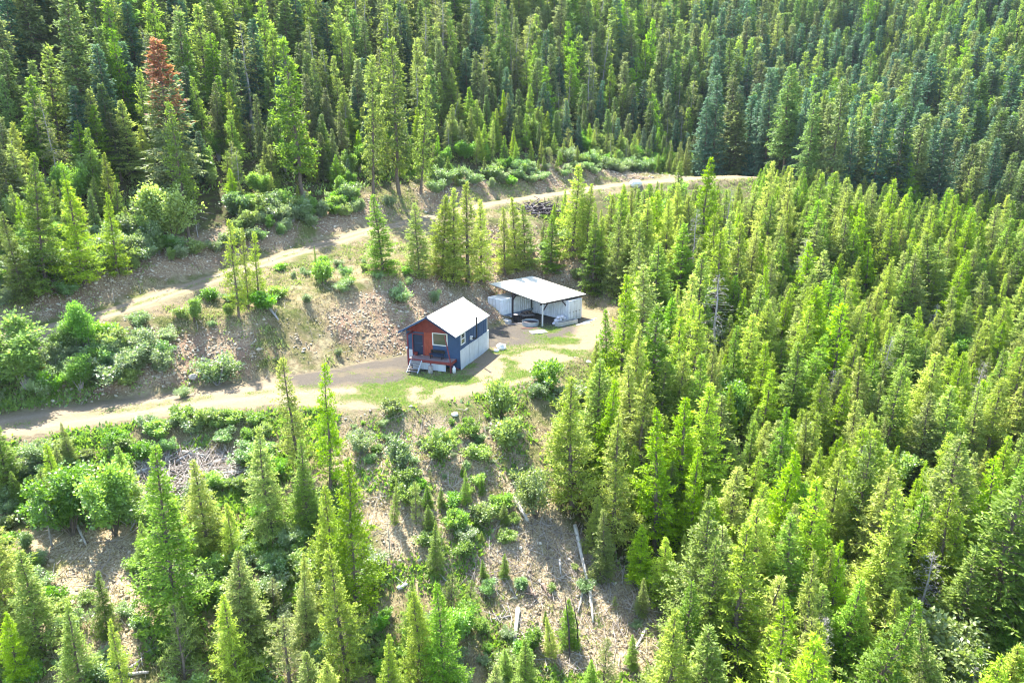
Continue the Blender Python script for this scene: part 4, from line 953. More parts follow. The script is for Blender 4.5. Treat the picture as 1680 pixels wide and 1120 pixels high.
# young forest downhill on the right
a, b, rg_ = sow(-5, 130, 20, 135, 2.25, 21)
z = H(a, b); px, py, Z = project(a, b, z)
k = inpoly(px, py, FORN) & clear_of(a, b, .3) & (gsample(dU, a, b) > 1.5) & (gsample(dL, a, b) > 2.2); a, b, px, py = a[k], b[k], px[k], py[k]
dens = fbm(a, b, 9, 31); thin = (px < 1010) & (py < 470); k = (rg_.random(len(a)) < np.where(thin, .5, .93)) & (dens > .16); a, b, px, py = a[k], b[k], px[k], py[k]
for x, y, q, w_ in zip(a, b, px, py):
    f = vnoise(x, y, 11, 71); r_ = rg_.random(); far = sstep(95, 125, y + .1 * x)
    kn = 'larch_tree' if r_ < .54 - .30 * float(far) else 'young_fir' if r_ < .84 else 'maple_tree' if r_ < .88 else 'spindly_larch' if r_ < .95 else 'pine_tree' if r_ < .975 else 'dead_snag'
    h = rg_.uniform(4.0, 12.8) * (.75 + .45 * f); 
    if (q < 1010 and w_ < 470): h *= .62
    if kn == 'maple_tree': h = rg_.uniform(4, 6.5)
    if kn == 'pine_tree': h = rg_.uniform(4, 7)
    if y > 100: h *= 1.15
    tmin = (330 + rg_.uniform(-25, 40)) if q < 1020 else (298 + rg_.uniform(-8, 40)) if q < 1235 else 268 + (q - 1240) * .13 + rg_.uniform(-12, 45)
    if y > 70:
        zz = float(H(x, y))
        while h > 1.5 and project(x, y, zz + h)[1] < tmin: h *= .92
        if h < 2.6: continue
    cand.append((kn, x, y, h, 'young'))
# shorter growth along the forest edge
# hillside forest above the upper road, and the far slopes
a, b, rg_ = sow(-150, 330, 55, 420, 3.9, 22)
z = H(a, b); px, py, Z = project(a, b, z); dU_ = gsample(dU, a, b); cU_ = gsample(cU, a, b)
k = (((dU_ > 8.0) & (cU_ > 0)) | (b > 158) | ((a > 52) & (b > 128))) & clear_of(a, b, .8) & ~((px > 1120) & (px < 1240) & (py > 270) & (b < 150)); 
sp_far = rg_.random(len(a)) < np.clip(1.1 - (b - 190) / 260, .42, 1); k &= sp_far; a, b, dU_, px, py = a[k], b[k], dU_[k], px[k], py[k]
for x, y, du, q in zip(a, b, dU_, px):
    r_ = rg_.random(); left = q < 1150
    f = vnoise(x, y, 22, 72)
    if left: kn = 'fir_tree' if r_ < .42 else 'spruce_tree' if r_ < .57 else 'tall_larch' if r_ < .57 + .28 * min(1, f * 1.6) else 'hemlock_tree' if r_ < .95 else 'young_fir'
    else: kn = 'spruce_tree' if r_ < .42 else 'fir_tree' if r_ < .88 else 'tall_larch'
    if x > 110 and y > 170 and r_ > .6: kn = 'tall_larch'
    h = rg_.uniform(16, 26) * (.85 + .25 * f)
    if left: h = min(h, (.52 * du + 1.5) * rg_.uniform(.75, 1.1))
    if kn == 'young_fir': h = min(h, rg_.uniform(8, 13))
    if left and y < 105 and project(x, y, 10)[0] < -25: continue
    if not left and y < 150: h *= .8
    cand.append((kn, x, y, h, 'hill' if left else 'far'))
# young growth in front of the tall hillside trees
a, b, rg_ = sow(-75, 60, 55, 175, 2.9, 24); px, py, Z = project(a, b, H(a, b)); dU_ = gsample(dU, a, b)
k = (dU_ > 5) & (dU_ < 20) & (gsample(cU, a, b) > 0) & clear_of(a, b, .3) & (px < 1130) & (rg_.random(len(a)) < .72)
for x, y, du in zip(a[k], b[k], dU_[k]):
    r_ = rg_.random(); kn = 'young_fir' if r_ < .34 else 'larch_tree' if r_ < .60 else 'maple_tree' if r_ < .76 else 'alder_tree' if r_ < .9 else 'pine_tree'
    h = min(rg_.uniform(3.5, 10), 1.0 + .5 * du) * (1 if kn in ('young_fir', 'larch_tree') else .7); cand.append((kn, x, y, h, 'front'))
# scattered young trees of the foreground
a, b, rg_ = sow(-50, 20, 22, 58, 2.6, 23)
px, py, Z = project(a, b, H(a, b))
POLY_FG = [(-200, 740), (100, 760), (230, 830), (330, 860), (420, 870), (520, 800), (610, 880), (660, 960), (800, 1030), (1000, 1110), (1080, 1090), (1080, 1700), (-400, 1700)]
k = inpoly(px, py, POLY_FG) & ~inpoly(px, py, PILE) & clear_of(a, b, .2) & ~inpoly(px, py, DRYC); a, b, px, py = a[k], b[k], px[k], py[k]
for x, y, q, w_ in zip(a, b, px, py):
    r_ = rg_.random()
    if r_ > .80: continue
    kn = 'young_fir' if r_ < .26 else 'larch_tree' if r_ < .5 else 'maple_tree' if r_ < .56 else 'pine_tree' if r_ < .62 else 'maple_bush' if r_ < .72 else 'willow_bush'
    h = {'young_fir': rg_.uniform(2.5, 6), 'larch_tree': rg_.uniform(3, 7), 'maple_tree': rg_.uniform(3, 4.5), 'pine_tree': rg_.uniform(2, 4)}.get(kn, rg_.uniform(1.2, 2.4)); cand.append((kn, x, y, h, 'fore'))
# shrubs: (polygon of feet in the photograph, spacing, keep, kinds, heights, zone)
SHR = [
 ([(-60, 560), (80, 545), (130, 560), (200, 545), (290, 600), (280, 640), (240, 655), (180, 665), (90, 672), (-60, 690)], 1.35, .97, (('willow_bush', .72), ('maple_bush', .24), ('alder_tree', .04)), (1.6, 3.1), 'thicket'),
 ([(-60, 500), (60, 500), (150, 498), (330, 462), (440, 420), (590, 362), (600, 315), (430, 345), (300, 375), (150, 405), (-60, 420)], 1.4, .95, (('willow_bush', .6), ('maple_bush', .22), ('alder_tree', .1), ('maple_tree', .03), ('young_fir', .05)), (1.7, 3.6), 'upverge'),
 ([(620, 350), (800, 312), (1000, 287), (1150, 275), (1150, 240), (1000, 255), (800, 285), (640, 315)], 1.9, .85, (('willow_bush', .6), ('maple_bush', .25), ('young_fir', .15)), (1.4, 3.2), 'upverge2'),
 ([(110, 690), (250, 690), (420, 680), (470, 700), (470, 790), (300, 780), (150, 780), (60, 760)], 1.4, .85, (('maple_bush', .6), ('willow_bush', .4)), (.8, 1.9), 'below'),
 ([(560, 690), (700, 670), (860, 690), (870, 790), (790, 800), (640, 790), (560, 770)], 1.25, .6, (('maple_bush', .45), ('willow_bush', .45), ('young_fir', .1)), (.35, 1.05), 'slope'),
 ([(640, 800), (760, 780), (840, 830), (850, 900), (780, 920), (690, 900)], 1.35, .9, (('maple_bush', .55), ('young_fir', .35), ('pine_tree', .1)), (.9, 2.1), 'lowth'),
 ([(860, 660), (930, 640), (985, 650), (960, 710), (900, 760), (870, 760)], 1.7, .25, (('willow_bush', .5), ('maple_bush', .5)), (1.2, 2.6), 'edge'),
 ([(170, 545), (330, 500), (470, 440), (560, 430), (640, 430), (740, 440), (640, 480), (480, 500), (350, 545), (220, 590)], 2.2, .5, (('willow_bush', .55), ('maple_bush', .45)), (.6, 1.7), 'banktop'),
 ([(800, 440), (900, 400), (1000, 380), (1010, 470), (960, 470), (900, 440)], 2.2, .7, (('willow_bush', .6), ('maple_bush', .4)), (.8, 2.0), 'behind'),
 ([(600, 860), (820, 930), (880, 1100), (1060, 1110), (1060, 920), (880, 860)], 2.0, .45, (('maple_bush', .4), ('willow_bush', .35), ('young_fir', .25)), (.5, 1.3), 'litter'),
 ([(300, 790), (420, 800), (640, 900), (640, 1040), (350, 1000), (200, 960)], 1.35, .85, (('maple_bush', .6), ('willow_bush', .4)), (.8, 1.8), 'fore'),

 ([(-100, 760), (100, 770), (210, 850), (60, 880), (90, 980), (230, 1000), (260, 1110), (-100, 1140)], 1.4, .75, (('maple_bush', .55), ('willow_bush', .45)), (.7, 1.7), 'fore'),
 ([(560, 990), (820, 1010), (900, 1130), (500, 1160)], 1.3, .85, (('maple_bush', .6), ('willow_bush', .4)), (.6, 1.5), 'fore'),
]
for si, (poly, sp, keep, kk, hr, zone) in enumerate(SHR):
    a, b, rg_ = sow(-70, 60, 26, 170, sp, 200 + si); px, py, Z = project(a, b, H(a, b))
    k = inpoly(px, py, poly) & ~inpoly(px, py, PILE) & (rg_.random(len(a)) < keep) & (gsample(dU, a, b) > np.where(gsample(cU, a, b) > 0, 2.0, .9)) & (gsample(dL, a, b) > .9) & clear_of(a, b, -.2)
    for x, y in zip(a[k], b[k]):
        r_ = rg_.random(); acc = 0
        for kn, pr in kk:
            acc += pr
            if r_ <= acc: break
        h = rg_.uniform(*hr); h = h * 1.8 if kn in ('alder_tree', 'maple_tree', 'young_fir') and hr[1] > 3 else h
        if zone.startswith('upv'): h = min(h, .9 + .42 * float(gsample(dU, x, y)))
        cand.append((kn, x, y, h, zone))
def label_for(kn, zone, h, bx_, by_, ty):
    d = DESC[kn]; m_ = (max(ty, 0) + min(by_, 1120)) / 2
    sz_ = ''
    if zone == 'young':
        sz_ = 'large ' if h > 11 else 'mid sized ' if h > 8 else 'small '
        if m_ > 960: w = 'near the bottom edge right of the log litter' if bx_ < 1370 else 'in the bottom right corner of the forest'
        elif m_ > 760: w = 'in the forest beside the log litter' if bx_ < 1250 else 'in the lower right of the forest'
        elif m_ > 560: w = 'in the forest right of the rocky slope' if bx_ < 1200 else 'amid the dense young forest' if bx_ < 1450 else 'at the right edge of the young forest'
        elif bx_ < 1060: w = 'on the slope behind the shed'
        elif m_ > 430: w = 'in the forest right of the shed' if bx_ < 1300 else 'in the upper right of the young forest'
        else: w = 'just below the road bend' if bx_ < 1270 else 'along the top of the young forest'
    elif zone == 'hill':
        w = 'above the left end of the upper road' if bx_ < 220 else 'on the hillside above the thicket' if bx_ < 470 else 'on the hillside above the scree' if bx_ < 700 else 'on the hillside above the shed' if bx_ < 900 else 'on the hillside above the white roadside rock'
        sz_ = 'front row ' if m_ > 260 and by_ < 1000 else ''
    elif zone == 'front':
        w = 'just above the ' + ('left part' if bx_ < 350 else 'middle' if bx_ < 700 else 'far part') + ' of the upper road'
        sz_ = 'tall ' if h > 6 else 'short '
    elif zone == 'far':
        w = 'on the far slope above the road bend' if bx_ < 1400 else 'on the far slope at the upper right'
        sz_ = 'distant ' if h * F_PX / 1 / max(1, project(0, 0, 0)[2]) < 0 or ty < 60 else 'nearer '
    elif zone in ('upverge', 'thicket', 'fore', 'slope', 'upverge2'):
        w = {'upverge': 'on the uphill edge of the upper road ' + ('at the left' if bx_ < 200 else 'above the thicket' if bx_ < 400 else 'above the scree'),
             'upverge2': 'on the uphill road edge ' + ('behind the young firs' if bx_ < 850 else 'near the white roadside rock'),
             'thicket': 'in the ' + ('left end' if bx_ < 90 else 'middle' if bx_ < 190 else 'right end') + ' of the thicket between the roads',
             'fore': 'in the foreground ' + ('left of the largest fir' if bx_ < 240 else 'right of the largest fir' if bx_ < 520 else 'below the low thicket'),
             'slope': 'on the ' + ('upper' if by_ < 735 else 'lower') + ' part of the rocky slope below the cabin'}[zone]
        sz_ = ('larger ' if h > (2 if 'bush' in kn else 4) else 'smaller ')
    else: return GL[zone][0].format(d), GL[zone][1] + ': ' + d
    lb = (sz_ + d + ' ' + w); return lb, GL[zone][1] + ': ' + sz_ + d + ' ' + w
GL = {
 'front': ('', 'young growth in front of the hillside forest'),
 'young': ('{} in the dense young forest downhill to the right', 'young trees of the right hand forest'),
 'hill': ('{} in the tall forest on the hillside above the upper road', 'tall trees above the upper road'),
 'far': ('{} in the dark forest on the far slope beyond the road bend', 'tall trees of the far slope'),
 'fore': ('{} among the scattered growth in the foreground clearing', 'scattered plants of the foreground'),
 'thicket': ('{} in the thicket between the two roads', 'bushes of the thicket between the roads'),
 'upverge': ('{} on the uphill edge of the upper road left of the scree', 'plants along the uphill edge of the upper road'),
 'upverge2': ('{} on the uphill edge of the far part of the upper road', 'plants along the far uphill edge of the road'),
 'below': ('{} on the slope just below the lower road at the left', 'bushes below the lower road'),
 'slope': ('{} dotted over the rocky slope below the cabin', 'bushes on the rocky slope'),
 'lowth': ('{} in the low yellow green thicket in the lower middle', 'plants of the low thicket'),
 'edge': ('{} at the edge of the slope right of the cabin', 'bushes right of the cabin'),
 'banktop': ('{} on top of the bank between upper road and scree', 'bushes on the bank top'),
 'behind': ('{} behind the shed below the upper road', 'bushes behind the shed'),
 'litter': ('{} in the log litter of the lower middle', 'plants in the log litter')}
DESC = {'larch_tree': 'light green larch', 'young_fir': 'green young fir', 'fir_tree': 'olive green fir', 'spruce_tree': 'dark dense spruce', 'tall_larch': 'bright feathery larch', 'hemlock_tree': 'thin pale conifer',
        'pine_tree': 'short bushy pine', 'willow_bush': 'pale willow bush', 'maple_bush': 'bright green leafy bush', 'alder_tree': 'pale leafy small tree', 'maple_tree': 'green leafy small tree', 'spindly_larch': 'thin sparse larch', 'dead_snag': 'grey bare dead tree'}
# which candidates the camera meets: march down the frame columns, nearest first
cx_ = np.array([c[1] for c in cand]); cy_ = np.array([c[2] for c in cand]); ch = np.array([c[3] for c in cand]); ok = frame_ok(cx_, cy_, ch)
_px, _, _Z = project(cx_, cy_, H(cx_, cy_)); ok |= (_Z > 12) & (_px < 2400) & (_px > np.where(cy_ > 108, -500, -60)) & (cy_ > 24)
inside = frame_ok(cx_, cy_, ch, -20)
order = np.argsort(cy_); cnt = {}; rest = []
colw = 6; skyl = np.full(1680 // colw + 40, 3000.0)       # highest row already covered by nearer crowns, per column
for kn, fx, fy, hh in placed: cnt[kn] = cnt.get(kn, 0) + 1
for i in order:
    if not ok[i]: continue
    kn, x, y, h, zone = cand[i]
    z = float(H(x, y)); bx_, by_, Z = project(x, y, z); tx, ty, _ = project(x, y, z + h * .97)
    w_ = h * .13 * F_PX / Z; c0 = int((tx - w_ * .5) / colw) + 10; c1 = int((tx + w_ * .5) / colw) + 10; c0 = max(0, c0); c1 = min(len(skyl) - 1, max(c1, c0))
    vis = c1 >= 0 and c0 < len(skyl) and (np.minimum(skyl[c0:c1 + 1], 1140) > ty + 8).mean() > .34 and ty < 1112 and -8 < tx < 1690
    hid = not vis
    s0 = max(0, int((bx_ - w_ * .75) / colw) + 10); s1 = min(len(skyl) - 1, int((bx_ + w_ * .75) / colw) + 10)
    if s1 >= s0 and by_ > 0:
        top_eff = ty + (by_ - ty) * .35; below = skyl[s0:s1 + 1] >= by_ - 60
        skyl[s0:s1 + 1] = np.where(skyl[s0:s1 + 1] > top_eff, np.where((skyl[s0:s1 + 1] - by_ < 90) | (by_ > 1100), top_eff, skyl[s0:s1 + 1]), skyl[s0:s1 + 1])
    lim = 290
    if vis and inside[i] and cnt.get(kn, 0) < lim:
        cnt[kn] = cnt.get(kn, 0) + 1; lb, gp = label_for(kn, zone, h, bx_, by_, ty)
        place(kn, x, y, h, lb, 'bush' if 'bush' in kn else ('dead tree' if 'snag' in kn else 'tree'), gp, wide=rg_.uniform(.8, 1.35) if zone == 'young' else rg_.uniform(.85, 1.3))
    else: rest.append((kn, x, y, h, z))

# the remainder as one mass
src = bpy.data.collections.new('forest_sources'); keys = []
for kn in sorted(KN):
    for vi, (H0, parts) in enumerate(KN[kn].v):
        vs = []; 
        me0 = parts[0][1]; me1 = parts[1][1]
        def arr(me):
            co = np.empty(len(me.vertices) * 3, np.float32); me.vertices.foreach_get('co', co); lf = np.empty(len(me.loops), np.int32); me.loops.foreach_get('vertex_index', lf); return co.reshape(-1, 3), lf.reshape(-1, 4)
        v0, f0 = arr(me0); v1, f1 = arr(me1); tn = np.empty(len(v1), np.float32); me1.attributes['tone'].data.foreach_get('value', tn)
        me = new_mesh('mass_%03d' % len(keys), np.concatenate([v0, v1]), np.concatenate([f0, f1 + len(v0)]), me0.materials[0], False, {'tone': np.r_[np.zeros(len(v0)), tn]})
        me.materials.append(me1.materials[0]); mi = np.zeros(len(f0) + len(f1), np.int32); mi[len(f0):] = 1; me.polygons.foreach_set('material_index', mi)
        o = bpy.data.objects.new('mass_%03d' % len(keys), me); src.objects.link(o); keys.append((kn, vi))
kidx = {k: i for i, k in enumerate(keys)}
pts = []; idx = []; scl = []; rot = []
rg_ = np.random.default_rng(99)
for kn, x, y, h, z in rest:
    vi = int(rg_.integers(0, len(KN[kn].v))); pts.append((x, y, z - .1)); idx.append(kidx[(kn, vi)]); scl.append(h / KN[kn].v[vi][0]); rot.append(rg_.uniform(0, 6.28))
me = bpy.data.meshes.new('distant_forest'); me.from_pydata(pts, [], [])
for nm, t_, v in (('idx', 'INT', idx), ('scl', 'FLOAT', scl), ('rot', 'FLOAT', rot)):
    at_ = me.attributes.new(nm, t_, 'POINT'); at_.data.foreach_set('value', np.array(v, np.int32 if t_ == 'INT' else np.float32))
fo = put('distant_forest', me); tag(fo, kind='stuff')
ng = bpy.data.node_groups.new('forest', 'GeometryNodeTree'); ng.interface.new_socket('Geometry', in_out='INPUT', socket_type='NodeSocketGeometry'); ng.interface.new_socket('Geometry', in_out='OUTPUT', socket_type='NodeSocketGeometry')
gi = ng.nodes.new('NodeGroupInput'); go = ng.nodes.new('NodeGroupOutput'); ip = ng.nodes.new('GeometryNodeInstanceOnPoints'); ci = ng.nodes.new('GeometryNodeCollectionInfo')
ci.inputs['Collection'].default_value = src; ci.inputs['Separate Children'].default_value = True; ci.inputs['Reset Children'].default_value = True
def na(nm, ty_): 
    n = ng.nodes.new('GeometryNodeInputNamedAttribute'); n.data_type = ty_; n.inputs['Name'].default_value = nm; return n.outputs['Attribute']
cmb = ng.nodes.new('ShaderNodeCombineXYZ'); ng.links.new(na('rot', 'FLOAT'), cmb.inputs['Z'])
ip.inputs['Pick Instance'].default_value = True
L_ = ng.links.new; L_(gi.outputs[0], ip.inputs['Points']); L_(ci.outputs[0], ip.inputs['Instance']); L_(na('idx', 'INT'), ip.inputs['Instance Index']); L_(cmb.outputs[0], ip.inputs['Rotation']); L_(na('scl', 'FLOAT'), ip.inputs['Scale']); L_(ip.outputs[0], go.inputs[0])
md = fo.modifiers.new('forest', 'NODES'); md.node_group = ng

# ------------------------------------------------------------------ ground litter
def scatter(n, seed, x0, x1, y0, y1, wt):
    rg_ = np.random.default_rng(seed); x = rg_.uniform(x0, x1, n); y = rg_.uniform(y0, y1, n); k = rg_.random(n) < wt(x, y); return x[k], y[k], rg_
# scree stones
x, y, rg_ = scatter(420000, 31, -60, 60, 28, 150, lambda x, y: gsample(scree, x, y) * .8 + gsample(deb, x, y) * .16 + .006)
k = (gsample(dL, x, y) > -.3) & frame_ok(x, y, .3, 0); x, y = x[k], y[k]; n = len(x)
octv = np.array([(1, 0, 0), (0, 1, 0), (-1, 0, 0), (0, -1, 0), (.15, .1, .8), (-.1, -.1, -.8), (.6, .55, .35), (-.6, -.5, .3)], float)
icf = np.array([(0, 6, 4), (6, 1, 4), (0, 1, 6), (1, 2, 4), (2, 7, 4), (7, 3, 4), (2, 3, 7), (3, 0, 4), (1, 0, 5), (2, 1, 5), (3, 2, 5), (0, 3, 5)])
r = rg_.gamma(1.5, .038, n) + .045; r = np.minimum(r, .24)
ab = rg_.uniform(.5, 1.25, (n, 1, 3)); th = rg_.uniform(0, 6.28, n); V = octv[None] * ab * rg_.uniform(.75, 1.2, (n, 8, 1)) * r[:, None, None]
c_, s_ = np.cos(th)[:, None], np.sin(th)[:, None]; Vx = V[..., 0] * c_ - V[..., 1] * s_; Vy = V[..., 0] * s_ + V[..., 1] * c_
V = np.stack([Vx + x[:, None], Vy + y[:, None], V[..., 2] + (H(x, y) + r * .1)[:, None]], -1).reshape(-1, 3)
Fc = (icf[None] + (np.arange(n) * 8)[:, None, None]).reshape(-1, 3)
tag(put('scree_stones', new_mesh('scree_stones', V, Fc, M['scree'], False, {'tone': np.repeat(np.clip(rg_.normal(.5, .25, n), 0, 1), 8)})), kind='stuff'); print('stones', n)
# grass and weeds
OPENP = [(560, 640), (860, 600), (1015, 540), (1015, 640), (930, 720), (880, 800), (720, 800), (560, 760)]
LIT = [(820, 850), (900, 850), (980, 900), (1060, 960), (1090, 1040), (1040, 1110), (880, 1100), (800, 1010), (760, 950)]
def inp(poly): return lambda x, y: inpoly(*project(x, y, H(x, y))[:2], poly)
def tufts(name, n0, seed, wt, hh, blades, mat, wid, spread, area=(-62, 60, 28, 150)):
    x, y, rg_ = scatter(n0, seed, *area, wt); k = frame_ok(x, y, .5, 0); x, y = x[k], y[k]; n = len(x); li = np.repeat(np.arange(n), blades); m_ = len(li)
    O = np.stack([x[li] + rg_.normal(0, spread, m_), y[li] + rg_.normal(0, spread, m_), np.zeros(m_)], 1); O[:, 2] = H(O[:, 0], O[:, 1]) - .02
    D = norm(np.stack([rg_.normal(0, .5, m_), rg_.normal(0, .5, m_), rg_.uniform(.4, 1.1, m_)], 1)); Up = norm(rg_.normal(0, 1, (m_, 3)))
    hs = rg_.uniform(.5, 1.2, n)[li] * hh * rg_.uniform(.6, 1.2, m_)
    v, f, t = elements(O, D, Up, hs, hs * wid, np.clip(rg_.normal(.5, .25, m_), 0, 1)); tag(put(name, new_mesh(name, v, f, mat, False, {'tone': t})), kind='stuff'); print(name, n)
offr = lambda x, y: (gsample(dL, x, y) > .3) & (gsample(dU, x, y) > .2)
tufts('dry_grass', 110000, 41, lambda x, y: offr(x, y) * (1 - gsample(forest, x, y) * .8) * (1 - gsample(scree, x, y) * .75) * sstep(.3, .6, fbm(x, y, 4, 81)) , .34, 9, M['drygrass'], .16, .16)
tufts('green_weeds', 66000, 42, lambda x, y: offr(x, y) * (1 - gsample(scree, x, y) * .85) * (1 - .5 * gsample(deb, x, y)) * sstep(.48, .62, fbm(x, y, 5, 82)), .34, 9, M['weeds'], .34, .2)
tufts('low_brush', 60000, 45, lambda x, y: offr(x, y) * (y < 62) * (1 - gsample(forest, x, y)) * ~inp(PILE)(x, y) * ~inp(LIT)(x, y) * sstep(.46, .56, fbm(x, y, 3.2, 84)) * ~inp(DRYC)(x, y) * np.where(inp(OPENP)(x, y), .3, 1.0) * np.where(gsample(deb, x, y) > .5, .65, 1.0), .38, 9, M['maple'], .5, .22, (-62, 30, 26, 62))
tufts('lawn_grass', 130000, 43, lambda x, y: np.clip(gsample(lawn_shade, x, y) * 1.2, 0, 1), .16, 8, M['weeds'], .25, .16, (-40, 20, 45, 85))
tufts('forest_undergrowth', 20000, 44, lambda x, y: gsample(forest, x, y) * sstep(.4, .6, fbm(x, y, 6, 83)), .6, 8, M['maple'], .4, .3, (-60, 90, 28, 150))
# sticks and slash
def sticks(name, n0, seed, wt, lmin, lmax, rad, area=(-62, 40, 28, 120)):
    x, y, rg_ = scatter(n0, seed, *area, wt); k = frame_ok(x, y, .5, 0); x, y = x[k], y[k]; n = len(x); L_ = rg_.uniform(lmin, lmax, n) * rg_.uniform(.4, 1, n); th = rg_.uniform(0, np.pi, n)
    dx, dy = np.cos(th) * L_ / 2, np.sin(th) * L_ / 2; A_ = np.stack([x - dx, y - dy, H(x - dx, y - dy) + .05 + rg_.uniform(0, .12, n)], 1); B_ = np.stack([x + dx, y + dy, H(x + dx, y + dy) + .05 + rg_.uniform(0, .3, n)], 1)
    rr_ = rg_.uniform(.4, 1.2, n) * rad; v, f = cones(A_, B_, rr_, rr_ * .6, 4); tag(put(name, new_mesh(name, v, f, M['sticks'], False, {'tone': np.repeat(np.clip(rg_.normal(.5, .3, n), 0, 1), 8)})), kind='stuff'); print(name, n)
OPENP = [(560, 640), (860, 600), (1015, 540), (1015, 640), (930, 720), (880, 800), (720, 800), (560, 760)]
LIT = [(820, 850), (900, 850), (980, 900), (1060, 960), (1090, 1040), (1040, 1110), (880, 1100), (800, 1010), (760, 950)]
def inp(poly): return lambda x, y: inpoly(*project(x, y, H(x, y))[:2], poly)
sticks('slash_debris', 110000, 51, lambda x, y: gsample(deb, x, y) * .16 + inp(LIT)(x, y) * .5 + .012 * (1 - gsample(road, x, y)), .4, 2.0, .028)
sticks('branch_litter', 40000, 52, lambda x, y: inp(PILE)(x, y) * .65, .6, 3.4, .045, (-40, 5, 35, 62))
# single logs: photo end points
def log(p, q, r, mat, label, lift=.0, name='fallen_log', group=None):
    a_ = ground(*p); b_ = ground(*q); pts_ = []
    for i in range(6):
        t_ = i / 5; x_ = a_[0] + (b_[0] - a_[0]) * t_; y_ = a_[1] + (b_[1] - a_[1]) * t_; pts_.append([x_, y_, float(H(x_, y_))])
    za = max(pts_[0][2], pts_[1][2]) ; zl = [pp[2] for pp in pts_]; # straight log resting on the highest ground under it
    A_ = np.polyfit(range(6), zl, 1); up = max(zl[i] - (A_[0] * i + A_[1]) for i in range(6))
    for i in range(6): pts_[i][2] = A_[0] * i + A_[1] + up + r * .7 + lift
    e = empty(name, pts_[0], 0, label=label, cat='log', group=group)
    P = [tuple(np.array(pp) - pts_[0] + np.array([0, 0, r * .25 * math.sin(i * 1.9)])) for i, pp in enumerate(pts_)]
    MB().tube(P, [r * (1 - .09 * i) for i in range(6)], 8).build('trunk', M[mat], e, True)
    d = (Vector(P[5]) - Vector(P[0])).normalized(); 
    MB().tube([Vector(P[0]) - d * .012, Vector(P[0]) - d * .002], r * .9, 8).build('cut_end', M['tread'], e)
    for k_ in range(4):
        i = 1 + k_; pp = Vector(P[i]); s_ = Vector((random.uniform(-1, 1), random.uniform(-1, 1), random.uniform(.2, 1))).normalized(); MB().tube([pp, pp + s_ * r * random.uniform(2.5, 6)], [r * .22, r * .1], 4).build('branch_stub', M[mat], e)
    return e
LOGS = [((943, 868), (965, 962), .17, 'pale_log', 'longest pale log lying straight down through the log litter'),
 ((966, 960), (973, 1025), .14, 'pale_log', 'pale log continuing below the longest log'),
 ((845, 823), (866, 858), .22, 'pale_log', 'thick pale log at the foot of the rocky slope'),
 ((850, 1000), (843, 1068), .17, 'pale_log', 'pale log pointing down at the lower left of the litter'),
 ((1040, 925), (1086, 978), .16, 'pale_log', 'long pale log slanting down under the forest edge'),
 ((1060, 1032), (1040, 1072), .13, 'pale_log', 'pale log near the bottom right of the litter'),
 ((790, 956), (815, 951), .12, 'pale_log', 'short pale log beside the knee high firs'),
 ((918, 920), (920, 945), .1, 'pale_log', 'short pale log standing out in the middle of the litter'),
 ((958, 965), (948, 1010), .1, 'pale_log', 'curved pale stick bundle left of the long log end'),
 ((808, 1017), (840, 1011), .07, 'pale_log', 'thin pale stick lying flat left of the standing poles'),
 ((700, 920), (735, 960), .08, 'pale_log', 'thin pale pole lying left of the log litter'),
 ((860, 960), (880, 985), .2, 'log_brown', 'dark brown log in the middle of the litter'),
 ((890, 960), (905, 985), .16, 'log_brown', 'second dark log right of the first in the litter'),
 ((652, 968), (668, 960), .15, 'rockw', 'short white log end left of the clearing'),
 ((222, 782), (262, 765), .16, 'pale_log', 'pale log on the upper left of the log pile'),
 ((222, 800), (250, 822), .15, 'pale_log', 'pale log slanting down the left of the pile'),
 ((330, 782), (398, 776), .14, 'pale_log', 'long pale log lying across the right of the pile'),
 ((300, 745), (340, 752), .15, 'pale_log', 'pale log on top of the pile'),
 ((345, 765), (385, 745), .13, 'pale_log', 'pale log crossing the right end of the pile'),
 ((290, 760), (330, 738), .13, 'bark_grey', 'grey log leaning over the top of the pile'),
 ((225, 762), (250, 745), .12, 'bark_grey', 'grey log behind the upper left of the pile'),
 ((212, 856), (238, 832), .15, 'bark_grey', 'thick grey log at the lower left of the pile'),
 ((228, 845), (215, 872), .1, 'bark_grey', 'thin grey log below the pile'),
 ((124, 858), (142, 897), .1, 'pale_log', 'pale pole leaning in the shade under the pale leafy tree'),
 ((118, 1090), (165, 1100), .13, 'pale_log', 'pale log at the bottom edge left corner'),
 ((150, 1105), (190, 1088), .11, 'pale_log', 'pale log crossing the one at the bottom edge'),
 ((190, 1112), (245, 1108), .14, 'pale_log', 'thick pale log at the bottom edge under the small fir'),
 ((213, 1098), (235, 1080), .09, 'pale_log', 'short pale stick above the thick bottom log'),
 ((429, 497), (458, 535), .16, 'bark_grey', 'fallen grey tree lying down the dark bank'),
 ((1190, 262), (1215, 285), .2, 'bark_grey', 'grey log lying by the far road bend')]
for p_, q_, r_, mt_, lb in LOGS: log(p_, q_, r_, mt_, lb)
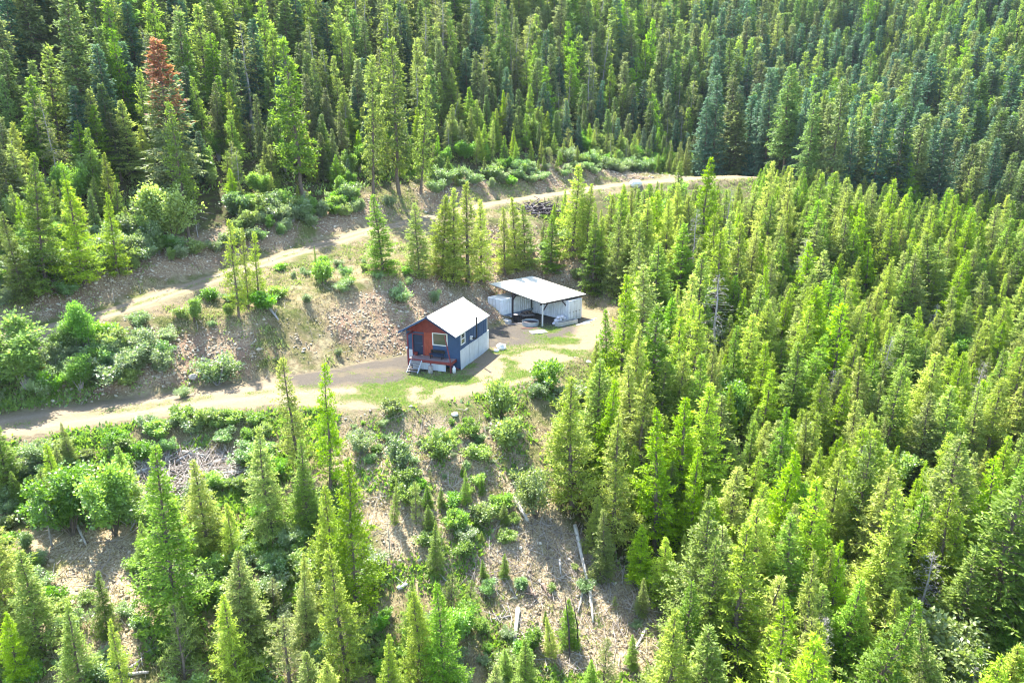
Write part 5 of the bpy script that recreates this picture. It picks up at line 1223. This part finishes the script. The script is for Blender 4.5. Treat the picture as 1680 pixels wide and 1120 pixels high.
# the two bare poles still standing in the litter
for (fx, fy, ty, lb) in ((935, 1080, 968, 'taller thin black pole standing in the log litter'), (949, 1062, 985, 'shorter thin dark pole standing right of the taller one')):
    g = ground(fx, fy); Z = project(*g)[2]; h = (fy - ty) * Z / F_PX / .93; e = empty('standing_pole', (g[0], g[1], g[2]), 0, label=lb, cat='pole')
    MB().tube([(0, 0, -.2), (-.12, .05, h * .5), (-.42, .1, h)], [.07, .05, .02], 6).build('trunk', M['darkwood'], e)
    for k_ in range(7):
        z_ = h * (.2 + .11 * k_); x_ = -.42 * (z_ / h) ** 1.5; MB().tube([(x_, .05, z_), (x_ + random.uniform(-.3, .3), random.uniform(-.3, .3), z_ + .05)], [.015, .006], 4).build('branch_stub', M['darkwood'], e)
# root and slash heap behind the shed
g = ground(888, 348); hp = empty('root_heap', tuple(g), 0, label='dark grey heap of roots and slash below the upper road', cat='brush heap')
rg_ = np.random.default_rng(8); n = 260; A_ = rg_.normal(0, 1, (n, 3)) * np.array([1.9, 1.2, .5]); A_[:, 2] = np.abs(A_[:, 2]) * (1.4 - np.hypot(A_[:, 0] / 3, A_[:, 1] / 2)).clip(.2) * 1.3; D = norm(rg_.normal(0, 1, (n, 3)) * np.array([1, 1, .45])); Ln = rg_.uniform(.5, 2.2, n)
v, f = cones(A_, A_ + D * Ln[:, None], rg_.uniform(.04, .15, n), rg_.uniform(.01, .06, n), 5); o = put('slash', new_mesh('slash', v, f, M['darkwood']), hp)
v, f = cones(A_[:90] + .1, A_[:90] + D[:90] * Ln[:90, None] * .8 + .15, np.full(90, .05), np.full(90, .02), 4); put('pale_stick', new_mesh('pale_stick', v, f, M['bark_grey']), hp)

# ------------------------------------------------------------------ air
m = bpy.data.materials.new('air'); m.use_nodes = True; nt = m.node_tree; nt.nodes.clear(); o = nt.nodes.new('ShaderNodeOutputMaterial')
pv = nt.nodes.new('ShaderNodeVolumePrincipled'); pv.inputs['Color'].default_value = (.72, .86, 1.0, 1); pv.inputs['Density'].default_value = .00007; pv.inputs['Anisotropy'].default_value = .2
nt.links.new(pv.outputs[0], o.inputs['Volume'])
zlo = float(gz.min()) - 1; zhi = float(max(gz.max(), 60)) + 45
hz = MB().box(GX[0] - 5, GX[-1] + 5, GY[0] - 5, GY[-1] + 5, zlo, zhi).build('haze', m); tag(hz, kind='stuff')
